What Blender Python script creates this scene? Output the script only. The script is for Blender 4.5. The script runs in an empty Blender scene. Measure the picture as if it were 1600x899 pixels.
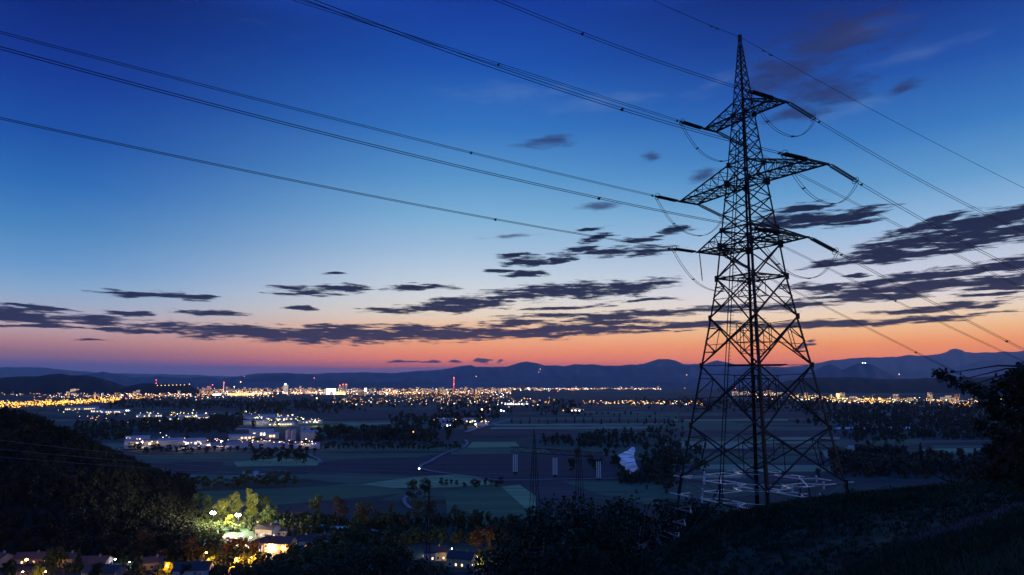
import bpy, math, random
import numpy as np
from mathutils import Vector, Matrix
random.seed(7); RNG = np.random.default_rng(7)
C = bpy.context.scene.collection
F = 1074.7; PITCH = math.radians(7.841); H = 105.0
cp, sp = math.cos(PITCH), math.sin(PITCH)

# ------------------------------------------------------------------ survey helpers
def ray(px, py):
    """direction from the viewpoint, scaled so that y (north) = 1; used to survey real positions"""
    x = (px-800)/F; v = (449.5-py)/F
    y = cp - v*sp; z = sp + v*cp
    return Vector((x/y, 1, z/y))
def at(px, py, Y): return ray(px, py)*Y
def gnd(px, py, z=-H):
    r = ray(px, py); return r*(z/r.z)
def interp(x, pts):
    return float(np.interp(x, [p[0] for p in pts], [p[1] for p in pts]))
def s2l(c):
    c = [v/255 for v in c]
    return [v/12.92 if v <= .04045 else ((v+.055)/1.055)**2.4 for v in c]

# ------------------------------------------------------------------ materials
MATS = {}
def mat(name, col, rough=.8, metal=0, noise=None, bump=0, spec=.3, col2=None, aniso=None):
    """base colour varied by a procedural noise"""
    if name in MATS: return MATS[name]
    m = bpy.data.materials.new(name); m.use_nodes = True; nt = m.node_tree; b = nt.nodes['Principled BSDF']
    b.inputs['Base Color'].default_value = (*col, 1); b.inputs['Roughness'].default_value = rough
    b.inputs['Metallic'].default_value = metal; b.inputs['Specular IOR Level'].default_value = spec
    if noise:
        g = nt.nodes.new('ShaderNodeNewGeometry'); n = nt.nodes.new('ShaderNodeTexNoise'); n.inputs['Scale'].default_value = noise
        n.inputs['Detail'].default_value = 5
        src = g.outputs['Position']
        if aniso:
            mp = nt.nodes.new('ShaderNodeMapping'); mp.inputs['Scale'].default_value = aniso[:3]
            mp.inputs['Rotation'].default_value = (0, 0, aniso[3]); nt.links.new(src, mp.inputs['Vector']); src = mp.outputs['Vector']
        nt.links.new(src, n.inputs['Vector'])
        r = nt.nodes.new('ShaderNodeValToRGB'); r.color_ramp.elements[0].position = .35; r.color_ramp.elements[1].position = .65
        c2 = col2 or [c*1.7 for c in col]
        r.color_ramp.elements[0].color = (*col, 1); r.color_ramp.elements[1].color = (*c2, 1)
        nt.links.new(n.outputs['Fac'], r.inputs['Fac']); nt.links.new(r.outputs['Color'], b.inputs['Base Color'])
        if bump:
            bp = nt.nodes.new('ShaderNodeBump'); bp.inputs['Strength'].default_value = bump; bp.inputs['Distance'].default_value = 1
            nt.links.new(n.outputs['Fac'], bp.inputs['Height']); nt.links.new(bp.outputs['Normal'], b.inputs['Normal'])
    MATS[name] = m; return m
def emit(name, col, s):
    if name in MATS: return MATS[name]
    m = bpy.data.materials.new(name); m.use_nodes = True; nt = m.node_tree; b = nt.nodes['Principled BSDF']
    b.inputs['Base Color'].default_value = (.02, .02, .02, 1)
    b.inputs['Emission Color'].default_value = (*col, 1); b.inputs['Emission Strength'].default_value = s
    m.cycles.emission_sampling = 'NONE'
    MATS[name] = m; return m

steel = mat('weathered_dark_steel', (.012, .013, .016), .55, .3, noise=3)
galv_glint = mat('galvanised_steel_glint', (.55, .6, .68), .35, .75, noise=6)  # light on the belt bars put into a brighter base colour
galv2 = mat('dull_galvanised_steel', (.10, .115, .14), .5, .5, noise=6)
cable_m = mat('aluminium_cable', (.012, .013, .018), .6, .2)
porc = mat('dark_glazed_porcelain', (.016, .014, .02), .35)
glassins = mat('pale_glass_discs', (.8, .82, .88), .3)
bark = mat('bark', (.03, .025, .02), .9, noise=4)
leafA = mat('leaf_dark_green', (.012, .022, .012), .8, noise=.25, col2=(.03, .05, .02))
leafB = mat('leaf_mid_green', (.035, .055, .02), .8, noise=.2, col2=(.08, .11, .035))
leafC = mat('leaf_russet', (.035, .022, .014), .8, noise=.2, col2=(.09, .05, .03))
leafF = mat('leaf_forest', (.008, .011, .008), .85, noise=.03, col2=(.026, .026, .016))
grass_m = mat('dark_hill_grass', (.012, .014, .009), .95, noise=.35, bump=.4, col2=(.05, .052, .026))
blade_m = mat('grass_blade', (.02, .028, .012), .9, noise=.22, col2=(.065, .07, .03))
heath_m = mat('dry_heather', (.10, .055, .06), .9, noise=.5, col2=(.26, .14, .15))
plain_m = mat('valley_floor', (.022, .030, .028), .95, noise=.004, col2=(.055, .07, .05))
asphalt = mat('asphalt', (.05, .05, .055), .8, noise=.5)
gravel = mat('gravel_track', (.16, .15, .16), .9, noise=.5)
def patchwork(m):
    t = m.node_tree; bs = t.nodes['Principled BSDF']; g = t.nodes.new('ShaderNodeNewGeometry'); mp = t.nodes.new('ShaderNodeMapping'); mp.inputs['Scale'].default_value = (.0032, .0090, 0); mp.inputs['Rotation'].default_value = (0, 0, .12)
    t.links.new(g.outputs['Position'], mp.inputs['Vector']); v = t.nodes.new('ShaderNodeTexVoronoi'); v.inputs['Scale'].default_value = 1; v.distance = 'CHEBYCHEV'; v.inputs['Randomness'].default_value = .8; t.links.new(mp.outputs[0], v.inputs['Vector'])
    sx = t.nodes.new('ShaderNodeSeparateColor'); t.links.new(v.outputs['Color'], sx.inputs[0]); r = t.nodes.new('ShaderNodeValToRGB'); r.color_ramp.interpolation = 'CONSTANT'
    cols = [(0, (.020, .018, .03)), (.2, (.03, .055, .04)), (.38, (.028, .026, .036)), (.52, (.05, .085, .05)), (.66, (.02, .035, .032)), (.78, (.035, .03, .04)), (.88, (.12, .15, .09)), (.94, (.09, .085, .06))]
    while len(r.color_ramp.elements) < len(cols): r.color_ramp.elements.new(.5)
    for e, (p, c_) in zip(r.color_ramp.elements, cols): e.position = p; e.color = (*c_, 1)
    t.links.new(sx.outputs[0], r.inputs['Fac']); n = t.nodes.new('ShaderNodeTexNoise'); n.inputs['Scale'].default_value = .02; n.inputs['Detail'].default_value = 6; t.links.new(g.outputs['Position'], n.inputs['Vector'])
    mr = t.nodes.new('ShaderNodeMapRange'); mr.inputs[1].default_value = .3; mr.inputs[2].default_value = .7; mr.inputs[3].default_value = .6; mr.inputs[4].default_value = 1.5; t.links.new(n.outputs['Fac'], mr.inputs[0])
    vs = t.nodes.new('ShaderNodeVectorMath'); vs.operation = 'SCALE'; t.links.new(r.outputs['Color'], vs.inputs[0]); t.links.new(mr.outputs[0], vs.inputs['Scale']); t.links.new(vs.outputs[0], bs.inputs['Base Color'])
patchwork(plain_m)
hazed_range_m = mat('haze_tinted_mountain', (.08, .09, .11), .95, noise=.0006, col2=(.14, .15, .18))  # distance haze put into a paler, bluer mountain colour
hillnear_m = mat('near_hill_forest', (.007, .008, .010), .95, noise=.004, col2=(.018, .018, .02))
wall_w = mat('pale_render', (.42, .38, .36), .85, noise=.6)
wall_g = mat('grey_concrete', (.16, .16, .18), .85, noise=.2)
wall_o = mat('ochre_render', (.45, .33, .2), .85, noise=.6)
roof_r = mat('clay_roof_tiles', (.10, .05, .04), .8, noise=2)
roof_d = mat('dark_roof_tiles', (.045, .035, .04), .8, noise=2)
glass_d = mat('dark_window_glass', (.02, .025, .04), .1, spec=.8)
tile_w = mat('white_sheet_roof', (.26, .26, .3), .6, noise=.3)
frame_m = mat('window_frame_wood', (.2, .15, .1), .6)
pole_m = mat('painted_lamp_pole', (.08, .08, .09), .5, .5)
E_ = {'warm': emit('lamp_warm_white', (1, .60, .28), 4.6), 'orange': emit('lamp_sodium', (1, .36, .06), 4.5),
      'yellow': emit('lamp_yellow', (1, .5, .04), 3.6), 'white': emit('lamp_white', (1, .88, .75), 8),
      'cool': emit('lamp_cool', (.75, .88, 1), 10), 'red': emit('lamp_red', (1, .08, .08), 10),
      'green': emit('lamp_green', (.85, 1, .35), 6), 'pink': emit('lamp_pink', (1, .55, .5), 5)}
win_w = emit('lit_window_warm', (1, .62, .32), 2.6); win_o = emit('lit_window_orange', (1, .42, .14), 1.8)
win_c = emit('lit_window_white', (1, .86, .7), 1.8); flood_e = emit('floodlight_panel', (1, .98, .85), 120)

# ------------------------------------------------------------------ object helpers
def prop(o, label=None, cat=None, group=None, kind=None):
    if label: o['label'] = label
    if cat: o['category'] = cat
    if group: o['group'] = group
    if kind: o['kind'] = kind
    return o
def empty(name, loc=(0, 0, 0), rz=0, **k):
    o = bpy.data.objects.new(name, None); C.objects.link(o); o.location = loc; o.rotation_euler = (0, 0, rz)
    o.empty_display_size = .2; return prop(o, **k)
def mesh_np(name, V, Fc, mats, mi=None, smooth=False):
    """V (n,3), Fc (m,k) uniform faces"""
    me = bpy.data.meshes.new(name); V = np.asarray(V, np.float32); Fc = np.asarray(Fc, np.int32)
    n, k = Fc.shape
    me.vertices.add(len(V)); me.vertices.foreach_set('co', V.ravel())
    me.loops.add(n*k); me.loops.foreach_set('vertex_index', Fc.ravel())
    me.polygons.add(n); me.polygons.foreach_set('loop_start', np.arange(n, dtype=np.int32)*k)
    me.polygons.foreach_set('loop_total', np.full(n, k, np.int32))
    for m in mats: me.materials.append(m)
    if mi is not None: me.polygons.foreach_set('material_index', np.asarray(mi, np.int32))
    if smooth: me.polygons.foreach_set('use_smooth', np.ones(n, bool))
    me.update(calc_edges=True); return me
def put(name, me, parent=None, loc=(0, 0, 0), rz=0, sc=None, **k):
    o = bpy.data.objects.new(name, me); C.objects.link(o); o.parent = parent; o.location = loc
    o.rotation_euler = (0, 0, rz)
    if sc is not None: o.scale = sc if hasattr(sc, '__len__') else (sc, sc, sc)
    return prop(o, **k)
class MB:
    def __init__(s): s.v = []; s.f = []; s.m = []
    def quad(s, pts, m=0):
        b = len(s.v); s.v += [tuple(p) for p in pts]; s.f.append(list(range(b, b+len(pts)))); s.m.append(m)
    def box(s, x0, x1, y0, y1, z0, z1, m=0):
        b = len(s.v)
        s.v += [(x0, y0, z0), (x1, y0, z0), (x1, y1, z0), (x0, y1, z0), (x0, y0, z1), (x1, y0, z1), (x1, y1, z1), (x0, y1, z1)]
        for q in ((0, 3, 2, 1), (4, 5, 6, 7), (0, 1, 5, 4), (1, 2, 6, 5), (2, 3, 7, 6), (3, 0, 4, 7)):
            s.f.append([b+i for i in q]); s.m.append(m)
    def bar(s, a, b_, w, m=0, w2=None):
        a = Vector(a); b_ = Vector(b_); d = b_-a
        if d.length < 1e-5: return
        d.normalize(); up = Vector((0, 0, 1)) if abs(d.z) < .9 else Vector((0.3, 1, 0))
        u = d.cross(up).normalized()*w/2; v = d.cross(u).normalized()*(w2 or w)/2
        b = len(s.v)
        for P in (a, b_):
            for p, q in ((-1, -1), (1, -1), (1, 1), (-1, 1)): s.v.append(tuple(P+u*p+v*q))
        for q in ((0, 1, 5, 4), (1, 2, 6, 5), (2, 3, 7, 6), (3, 0, 4, 7), (3, 2, 1, 0), (4, 5, 6, 7)):
            s.f.append([b+i for i in q]); s.m.append(m)
    def angle(s, a, b_, w, inward, m=0, t=.03):
        """rolled L section: two thin flanges opening towards 'inward'"""
        a = Vector(a); b_ = Vector(b_); d = (b_-a).normalized(); i = Vector(inward); i = (i-d*i.dot(d)).normalized()
        u = d.cross(i).normalized(); e1 = (i+u).normalized(); e2 = (i-u).normalized()
        for e, n in ((e1, e2), (e2, e1)):
            b = len(s.v)
            for P in (a, b_):
                for p in (P, P+e*w, P+e*w+n*t, P+n*t): s.v.append(tuple(p))
            for q in ((0, 1, 5, 4), (1, 2, 6, 5), (2, 3, 7, 6), (3, 0, 4, 7), (3, 2, 1, 0), (4, 5, 6, 7)):
                s.f.append([b+k for k in q]); s.m.append(m)
    def tube(s, pts, r, n=6, m=0, r2=None, cap=True):
        pts = [Vector(p) for p in pts]; L = len(pts); b = len(s.v)
        for i, p in enumerate(pts):
            d = (pts[min(i+1, L-1)]-pts[max(i-1, 0)]).normalized(); up = Vector((0, 0, 1)) if abs(d.z) < .95 else Vector((1, 0, 0))
            u = d.cross(up).normalized(); v = u.cross(d)
            if hasattr(r, '__len__'): rr = r[i]
            else: rr = r+((r2 if r2 is not None else r)-r)*i/max(L-1, 1)
            for k in range(n):
                a = 2*math.pi*k/n; s.v.append(tuple(p+u*math.cos(a)*rr+v*math.sin(a)*rr))
        for i in range(L-1):
            for k in range(n):
                k2 = (k+1) % n; s.f.append([b+i*n+k, b+i*n+k2, b+(i+1)*n+k2, b+(i+1)*n+k]); s.m.append(m)
        if cap:
            s.f.append([b+k for k in range(n)][::-1]); s.m.append(m); s.f.append([b+(L-1)*n+k for k in range(n)]); s.m.append(m)
    def ball(s, c, r, m=0, n=6, k=4, sz=1):
        c = Vector(c); b = len(s.v)
        for j in range(k+1):
            th = math.pi*j/k
            for i in range(n):
                a = 2*math.pi*i/n; s.v.append((c.x+r*math.sin(th)*math.cos(a), c.y+r*math.sin(th)*math.sin(a), c.z+r*sz*math.cos(th)))
        for j in range(k):
            for i in range(n):
                i2 = (i+1) % n; s.f.append([b+j*n+i, b+(j+1)*n+i, b+(j+1)*n+i2, b+j*n+i2]); s.m.append(m)
    def mesh(s, name, mats, smooth=False):
        me = bpy.data.meshes.new(name); me.from_pydata(s.v, [], s.f)
        for m in (mats if isinstance(mats, (list, tuple)) else [mats]): me.materials.append(m)
        me.polygons.foreach_set('material_index', s.m)
        if smooth: me.polygons.foreach_set('use_smooth', [True]*len(s.f))
        me.update(); return me
    def obj(s, name, mats, parent=None, loc=(0, 0, 0), rz=0, smooth=False, **k):
        return put(name, s.mesh(name, mats, smooth), parent, loc, rz, **k)

# ------------------------------------------------------------------ camera, render, world
cam_d = bpy.data.cameras.new('camera'); cam = bpy.data.objects.new('camera', cam_d); C.objects.link(cam)
cam_d.sensor_width = 36; cam_d.lens = F/1600*36; cam_d.clip_start = .1; cam_d.clip_end = 200000
cam.rotation_euler = (math.pi/2+PITCH, 0, 0); sc = bpy.context.scene; sc.camera = cam
sc.render.engine = 'CYCLES'; sc.view_settings.view_transform = 'Standard'; sc.view_settings.look = 'None'
sc.view_settings.exposure = 0; sc.view_settings.gamma = 1
sc.cycles.max_bounces = 5; sc.cycles.volume_bounces = 1; sc.cycles.sample_clamp_indirect = 1.5; sc.cycles.use_light_tree = True
sc.cycles.use_denoising = True

W = bpy.data.worlds.new('World'); sc.world = W; W.use_nodes = True; nt = W.node_tree
N = nt.nodes; Lk = nt.links.new; bg = N['Background']
def nd(t, **k):
    n = N.new(t)
    for a, b in k.items(): setattr(n, a, b)
    return n
def mth(op, a, b=None, c=None, clamp=False):
    n = nd('ShaderNodeMath', operation=op, use_clamp=clamp)
    for i, v in enumerate((a, b, c)):
        if v is None: continue
        if isinstance(v, (int, float)): n.inputs[i].default_value = v
        else: Lk(v, n.inputs[i])
    return n.outputs[0]
tc = nd('ShaderNodeTexCoord'); sep = nd('ShaderNodeSeparateXYZ'); Lk(tc.outputs['Generated'], sep.inputs[0])
X_, Y_, Z_ = sep.outputs
az = mth('ARCTAN2', X_, Y_)
hl = mth('SQRT', mth('ADD', mth('MULTIPLY', X_, X_), mth('MULTIPLY', Y_, Y_)))
te = mth('DIVIDE', Z_, mth('MAXIMUM', hl, .001))
def azte(px, py):
    r = ray(px, py); h = math.hypot(r.x, 1); return math.atan2(r.x, 1), r.z/h
T0, T1 = -.03, .62
def ramp(px, stops):
    n = nd('ShaderNodeValToRGB'); cr = n.color_ramp; cr.interpolation = 'LINEAR'
    st = sorted([((azte(px, y)[1]-T0)/(T1-T0), s2l(c)) for y, c in stops])
    while len(cr.elements) < len(st): cr.elements.new(.5)
    for e, (p, c) in zip(cr.elements, st): e.position = min(max(p, 0), 1); 
    for e, (p, c) in zip(cr.elements, st): e.color = (*c, 1)
    Lk(mth('DIVIDE', mth('SUBTRACT', te, T0), T1-T0), n.inputs[0]); return n.outputs[0]
rL = ramp(30, [(-150, (36, 88, 185)), (-100, (18, 48, 135)), (-70, (12, 34, 105)), (0, (10, 40, 122)), (100, (17, 55, 145)), (200, (26, 80, 162)), (280, (44, 106, 178)), (350, (72, 131, 186)), (410, (102, 150, 198)),  # top stops, out of view, brightened to add blue ambient light
               (450, (134, 166, 198)), (480, (160, 168, 188)), (505, (186, 162, 162)), (530, (174, 126, 120)), (550, (134, 92, 98)), (566, (92, 72, 108)), (580, (70, 75, 125)), (600, (60, 62, 110))])
rC = ramp(700, [(-150, (40, 98, 200)), (-100, (20, 56, 148)), (-70, (16, 46, 130)), (0, (17, 56, 150)), (100, (26, 80, 170)), (200, (50, 114, 188)), (280, (88, 149, 201)), (340, (125, 175, 211)), (390, (160, 190, 217)),
                (430, (190, 206, 220)), (465, (216, 216, 214)), (492, (232, 212, 186)), (512, (240, 188, 140)), (532, (240, 164, 104)), (550, (236, 136, 70)), (562, (224, 112, 50)), (575, (160, 74, 56)), (600, (100, 70, 75))])
rR = ramp(1450, [(-150, (40, 96, 198)), (-100, (20, 54, 144)), (-70, (16, 42, 115)), (0, (20, 54, 135)), (100, (32, 82, 165)), (200, (57, 120, 188)), (280, (98, 155, 203)), (340, (145, 183, 218)), (390, (182, 196, 216)),
                 (430, (206, 208, 220)), (460, (224, 214, 210)), (488, (238, 208, 172)), (510, (242, 184, 122)), (535, (240, 146, 62)), (560, (228, 116, 30)), (580, (190, 80, 20)), (600, (140, 75, 40))])
def sstep(v, a, b):
    n = nd('ShaderNodeMapRange', interpolation_type='SMOOTHSTEP', clamp=True)
    Lk(v, n.inputs[0]); n.inputs[1].default_value = a; n.inputs[2].default_value = b; return n.outputs[0]
def mixc(f, a, b, bt='MIX'):
    n = nd('ShaderNodeMix', data_type='RGBA', blend_type=bt)
    for i, v in ((0, f), (6, a), (7, b)):
        if isinstance(v, (int, float)): n.inputs[i].default_value = v
        elif isinstance(v, (list, tuple)): n.inputs[i].default_value = (*v, 1)
        else: Lk(v, n.inputs[i])
    return n.outputs[2]
aL, aC, aR = azte(30, 400)[0], azte(760, 400)[0], azte(1450, 400)[0]
sky = mixc(sstep(az, aL, aC), rL, rC); sky = mixc(sstep(az, aC, aR-.1), sky, rR)
# clouds: noise-broken streaks lying on the sky dome
cmb = nd('ShaderNodeCombineXYZ'); Lk(az, cmb.inputs[0]); Lk(te, cmb.inputs[1])
wn = nd('ShaderNodeTexNoise'); wn.inputs['Scale'].default_value = 1; wn.inputs['Detail'].default_value = 3
mp = nd('ShaderNodeMapping'); mp.inputs['Scale'].default_value = (16, 70, 1); mp.inputs['Rotation'].default_value = (0, 0, 0)
Lk(cmb.outputs[0], mp.inputs[0]); Lk(mp.outputs[0], wn.inputs['Vector'])
sub = nd('ShaderNodeVectorMath', operation='MULTIPLY_ADD'); Lk(wn.outputs['Color'], sub.inputs[0]); sub.inputs[1].default_value = (.05, .013, 0); sub.inputs[2].default_value = (-.025, -.0065, 0)
ad = nd('ShaderNodeVectorMath', operation='ADD'); Lk(cmb.outputs[0], ad.inputs[0]); Lk(sub.outputs[0], ad.inputs[1]); wc = ad.outputs[0]
def blobs(L):
    acc = None
    for px, py, hw, hh, rot, s in L:
        a0, t0 = azte(px, py); a1, _ = azte(px+hw, py); _, t1 = azte(px, py-hh)
        m = nd('ShaderNodeMapping', vector_type='TEXTURE'); Lk(wc, m.inputs[0])
        m.inputs['Location'].default_value = (a0, t0, 0); m.inputs['Rotation'].default_value = (0, 0, math.radians(rot))
        m.inputs['Scale'].default_value = (abs(a1-a0), abs(t1-t0), 1)
        g = nd('ShaderNodeTexGradient', gradient_type='SPHERICAL'); Lk(m.outputs[0], g.inputs[0])
        o = g.outputs['Fac'] if s == 1 else mth('MULTIPLY', g.outputs['Fac'], s)
        acc = o if acc is None else mth('MAXIMUM', acc, o)
    return acc
K = 1.5
CL = [(250, 462, 85, 5, -1), (305, 465, 40, 4, 0), (45, 494, 75, 12, -2), (40, 479, 70, 3, -1), (150, 496, 60, 6, -1), (205, 490, 34, 4, 0), (60, 510, 80, 4, 0), (325, 489, 60, 3.5, 0), (150, 502, 45, 5, 0),
      (490, 454, 64, 8, 3), (530, 450, 40, 4, 2), (460, 482, 26, 3, 0), (635, 449, 46, 5, 1), (690, 450, 34, 3, 0), (230, 517, 90, 4, -2),
      (340, 516, 130, 8, -2), (430, 522, 140, 11, -1), (530, 523, 140, 13, 0), (660, 522, 150, 11, 0), (800, 521, 150, 9, 1), (920, 513, 130, 6, 2), (1060, 511, 120, 6, 3), (530, 511, 60, 4, 0), (640, 513, 90, 5, 0),
      (690, 482, 110, 8, 3), (720, 474, 90, 8, 5), (810, 463, 90, 7, 4), (900, 455, 130, 12, 2), (980, 448, 75, 9, 5), (1000, 470, 60, 3, 3), (880, 482, 60, 3, 2),
      (860, 494, 70, 4, 1), (940, 497, 70, 6, 2), (1010, 490, 90, 7, 1), (960, 503, 60, 5, 0), (1090, 487, 80, 4, 0), (800, 506, 60, 6, 0),
      (822, 409, 34, 8, 2), (800, 399, 24, 5, 2), (775, 423, 24, 4, 0), (825, 428, 34, 6, 3), (868, 408, 16, 6, 0), (882, 400, 22, 6, 0), (905, 391, 34, 7, 6), (935, 371, 32, 6, 6), (950, 395, 40, 6, 0), (965, 393, 24, 7, 0), (1010, 393, 46, 8, 2), (920, 358, 30, 4, 8), (1000, 375, 26, 5, 6), (1060, 358, 30, 5, 5),
      (1245, 326, 50, 8, 0), (1255, 346, 80, 12, 1), (1330, 338, 60, 9, 8), (1330, 347, 50, 7, 5), (1215, 345, 40, 14, 0),
      (1450, 352, 90, 9, 12), (1520, 350, 110, 15, 5), (1570, 335, 80, 8, 0), (1420, 383, 110, 13, 8), (1380, 392, 80, 14, 8), (1530, 375, 110, 13, 10), (1400, 402, 90, 9, 5), (1590, 360, 70, 16, 0), (1310, 411, 55, 6, 3), (1500, 370, 90, 14, 8),
      (1400, 436, 120, 8, 6), (1490, 428, 120, 10, 8), (1580, 412, 90, 11, 8), (1360, 455, 100, 9, 2), (1450, 447, 130, 10, 3), (1560, 440, 90, 12, 4), (1280, 448, 60, 6, -3), (1380, 463, 90, 6, 0), (1570, 450, 60, 5, 0),
      (1470, 480, 100, 7, 3), (1430, 485, 60, 5, 0), (1540, 478, 50, 3, 1), (1400, 502, 190, 4.5, 2), (1280, 506, 130, 5, 0), (1240, 478, 80, 7, 3), (1140, 480, 60, 4, 2), (1560, 460, 60, 2.5, 2),
      (627, 564, 22, 3, 0), (645, 563, 16, 2.5, 0), (750, 564, 11, 3.5, -5), (670, 565, 12, 2.5, 0), (712, 564, 9, 2.5, 0), (780, 566, 6, 2, 0), (1257, 541, 12, 5, 30), (145, 532, 26, 2, 0), (515, 429, 20, 2, 0), (1345, 430, 16, 2, 0)]
mask = blobs([(a, b, c*K, d*K, e, 1) for a, b, c, d, e in CL])
FA = [(1290, 64, 190, 56, 4), (1235, 108, 130, 52, 4), (1280, 140, 110, 34, -8), (1240, 178, 70, 20, 0), (855, 222, 60, 12, 3), (1018, 246, 20, 13, 0), (1098, 272, 34, 14, 20), (930, 322, 46, 9, 2), (1412, 138, 44, 16, 8), (800, 370, 70, 5, 2)]
faint = blobs([(a, b, c, d, e, 1) for a, b, c, d, e in FA])
WH = [(800, 145, 200, 26, 0), (940, 160, 140, 26, 0), (1340, 50, 160, 24, 6), (1450, 80, 150, 24, 6), (1120, 130, 90, 22, 20), (1330, 170, 150, 16, 6)]
white = blobs([(a, b, c, d, e, 1) for a, b, c, d, e in WH])
def cnoise(sx, sy, det, off, rough=.55):
    m = nd('ShaderNodeMapping'); m.inputs['Scale'].default_value = (sx, sy, 1); m.inputs['Location'].default_value = (off, off*2, off)
    m.inputs['Rotation'].default_value = (0, 0, math.radians(0)); Lk(cmb.outputs[0], m.inputs[0])
    n = nd('ShaderNodeTexNoise'); n.inputs['Scale'].default_value = 1; n.inputs['Detail'].default_value = det; n.inputs['Roughness'].default_value = rough
    Lk(m.outputs[0], n.inputs['Vector']); return n.outputs['Fac']
n1 = cnoise(20, 175, 8, 3.1, .66)
n3 = cnoise(48, 460, 6, 9.2, .62)
nn_ = mth('ADD', mth('MULTIPLY', n1, .68), mth('MULTIPLY', n3, .32))
dens = sstep(mth('ADD', mask, mth('MULTIPLY', mth('SUBTRACT', nn_, .5), 3.7)), .14, .62)
dens = mth('MULTIPLY', dens, sstep(mask, .0, .12))
n2 = cnoise(20, 60, 6, 7.7, .65)
df = mth('MULTIPLY', sstep(mth('ADD', mth('MULTIPLY', faint, 1.0), mth('MULTIPLY', mth('SUBTRACT', n2, .5), 2.6)), .0, 1.0), .78)
df = mth('MULTIPLY', df, sstep(faint, 0, .2))
dw = mth('MULTIPLY', sstep(mth('ADD', mth('MULTIPLY', white, .8), mth('MULTIPLY', mth('SUBTRACT', n2, .5), 1.6)), .1, 1.1), .14)
sky = mixc(dw, sky, (.30, .42, .62))
sky = mixc(df, sky, (.022, .030, .105))
ccol = mixc(sstep(te, .02, .16), mixc(.03, (.003, .003, .012), sky), (.004, .006, .024))
ccol = mixc(mth('MULTIPLY', sstep(n1, .45, .7), -1.0), ccol, ccol)
sky = mixc(mth('MULTIPLY', dens, .985), sky, ccol)
# long haze bank low over the ridges
bank = sstep(mth('ADD', te, mth('MULTIPLY', cnoise(6, 40, 3, 1.3), .006)), .0265, .0215)
sky = mixc(mth('MULTIPLY', bank, .75), sky, s2l((72, 68, 112)))
HAZE = 1.35e-5
ext = mth('MULTIPLY', mth('MINIMUM', mth('DIVIDE', 2150, mth('MAXIMUM', te, .001)), 72000), HAZE*.80)
gain = mth('EXPONENT', ext); vm_ = nd('ShaderNodeVectorMath', operation='SCALE'); Lk(sky, vm_.inputs[0]); Lk(gain, vm_.inputs['Scale']); sky = vm_.outputs[0]
Lk(sky, bg.inputs['Color']); bg.inputs['Strength'].default_value = 1.0
W.cycles.sampling_method = 'MANUAL'; W.cycles.sample_map_resolution = 512

# ------------------------------------------------------------------ terrain
CREST = [(-600, .75), (0, .62), (400, .52), (700, .40), (850, .325), (930, .287), (990, .255), (1050, .226), (1090, .206), (1130, .190), (1180, .181), (1230, .172), (1350, .157), (1450, .146), (1600, .131), (1900, .11)]
CREST2 = [(-600, .9), (700, .6), (1100, .36), (1250, .283), (1400, .218), (1500, .190), (1600, .163), (1900, .12)]
def vnoise(x, y, s):
    x = x/s; y = y/s
    return (math.sin(x*1.3+y*.7)+math.sin(x*.6-y*1.9+1.7)+math.sin(x*2.3+y*2.9+.4)*.5+math.sin(x*4.1-y*3.3)*.3)/2.8
def hill_z(x, y):
    r = math.hypot(x, y)
    if y <= 0 and r > 0: c = 1600 if x > 0 else -600
    c = 800+F*max(min(x/max(y, 6), 1.2), -1.4) if y > -5 else (1900 if x > 0 else -600)
    m = interp(c, CREST); m2 = max(interp(c, CREST2), m+.004)
    Y = max(y, 0)
    zc = -m*60; z25 = -m2*25
    pts = [(0, -1.75), (25, z25), (40, min(-m2*40-.5, (z25+zc)/2-.3)), (60, zc), (66, zc-m*5), (85, zc-m*5-6.5), (110, zc-19), (150, zc-37), (200, zc-62), (260, zc-86), (330, -H-3), (600, -H-4)]
    z = interp(Y, pts)
    if y < 0: z = -1.75 - .1*y*-.5
    z += vnoise(x, y, 9)*.28*min(Y/25, 1) + vnoise(x, y, 2.6)*.07
    return max(z, -H-4)
def grid(name, xs, ys, zf, m, **k):
    nx, ny = len(xs), len(ys); V = [(x, y, zf(x, y)) for y in ys for x in xs]
    Fc = [(j*nx+i, j*nx+i+1, (j+1)*nx+i+1, (j+1)*nx+i) for j in range(ny-1) for i in range(nx-1)]
    return put(name, mesh_np(name, V, Fc, [m], smooth=True), **k)
plan = MB(); plan.quad([(-90000, -3000, -H), (90000, -3000, -H), (90000, 90000, -H), (-90000, 90000, -H)])
plan.obj('ground', plain_m, kind='structure')
xs = list(np.arange(-240, -60, 8))+list(np.arange(-60, 90, 1.5))+list(np.arange(90, 330, 8)); ys = list(np.arange(-60, 0, 6))+list(np.arange(0, 96, 1.5))+list(np.arange(96, 390, 7))
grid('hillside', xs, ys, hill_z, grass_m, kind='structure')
# forested spur on the left
SPUR = [(-700, 600), (-200, 630), (0, 650), (60, 660), (110, 682), (160, 704), (200, 728), (250, 766), (300, 788), (335, 800), (345, 835)]
def spur_z(x, y):
    c = 800+F*x/y; r = y
    zr = ray(800, interp(c, SPUR)).z*600
    if c > 340: zr = -H-6
    zr = max(zr, -H-6)
    k = (r-395)/(600-395) if r < 600 else (1000-r)/400
    k = max(min(k, 1), 0); k = k*k*(3-2*k)*.5+k*.5
    return -H-4+(zr+H+4)*k + vnoise(x, y, 45)*3*k
grid('forest_hill', list(np.arange(-900, -120, 12)), list(np.arange(260, 1000, 12)), spur_z, leafF, kind='structure')

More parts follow.
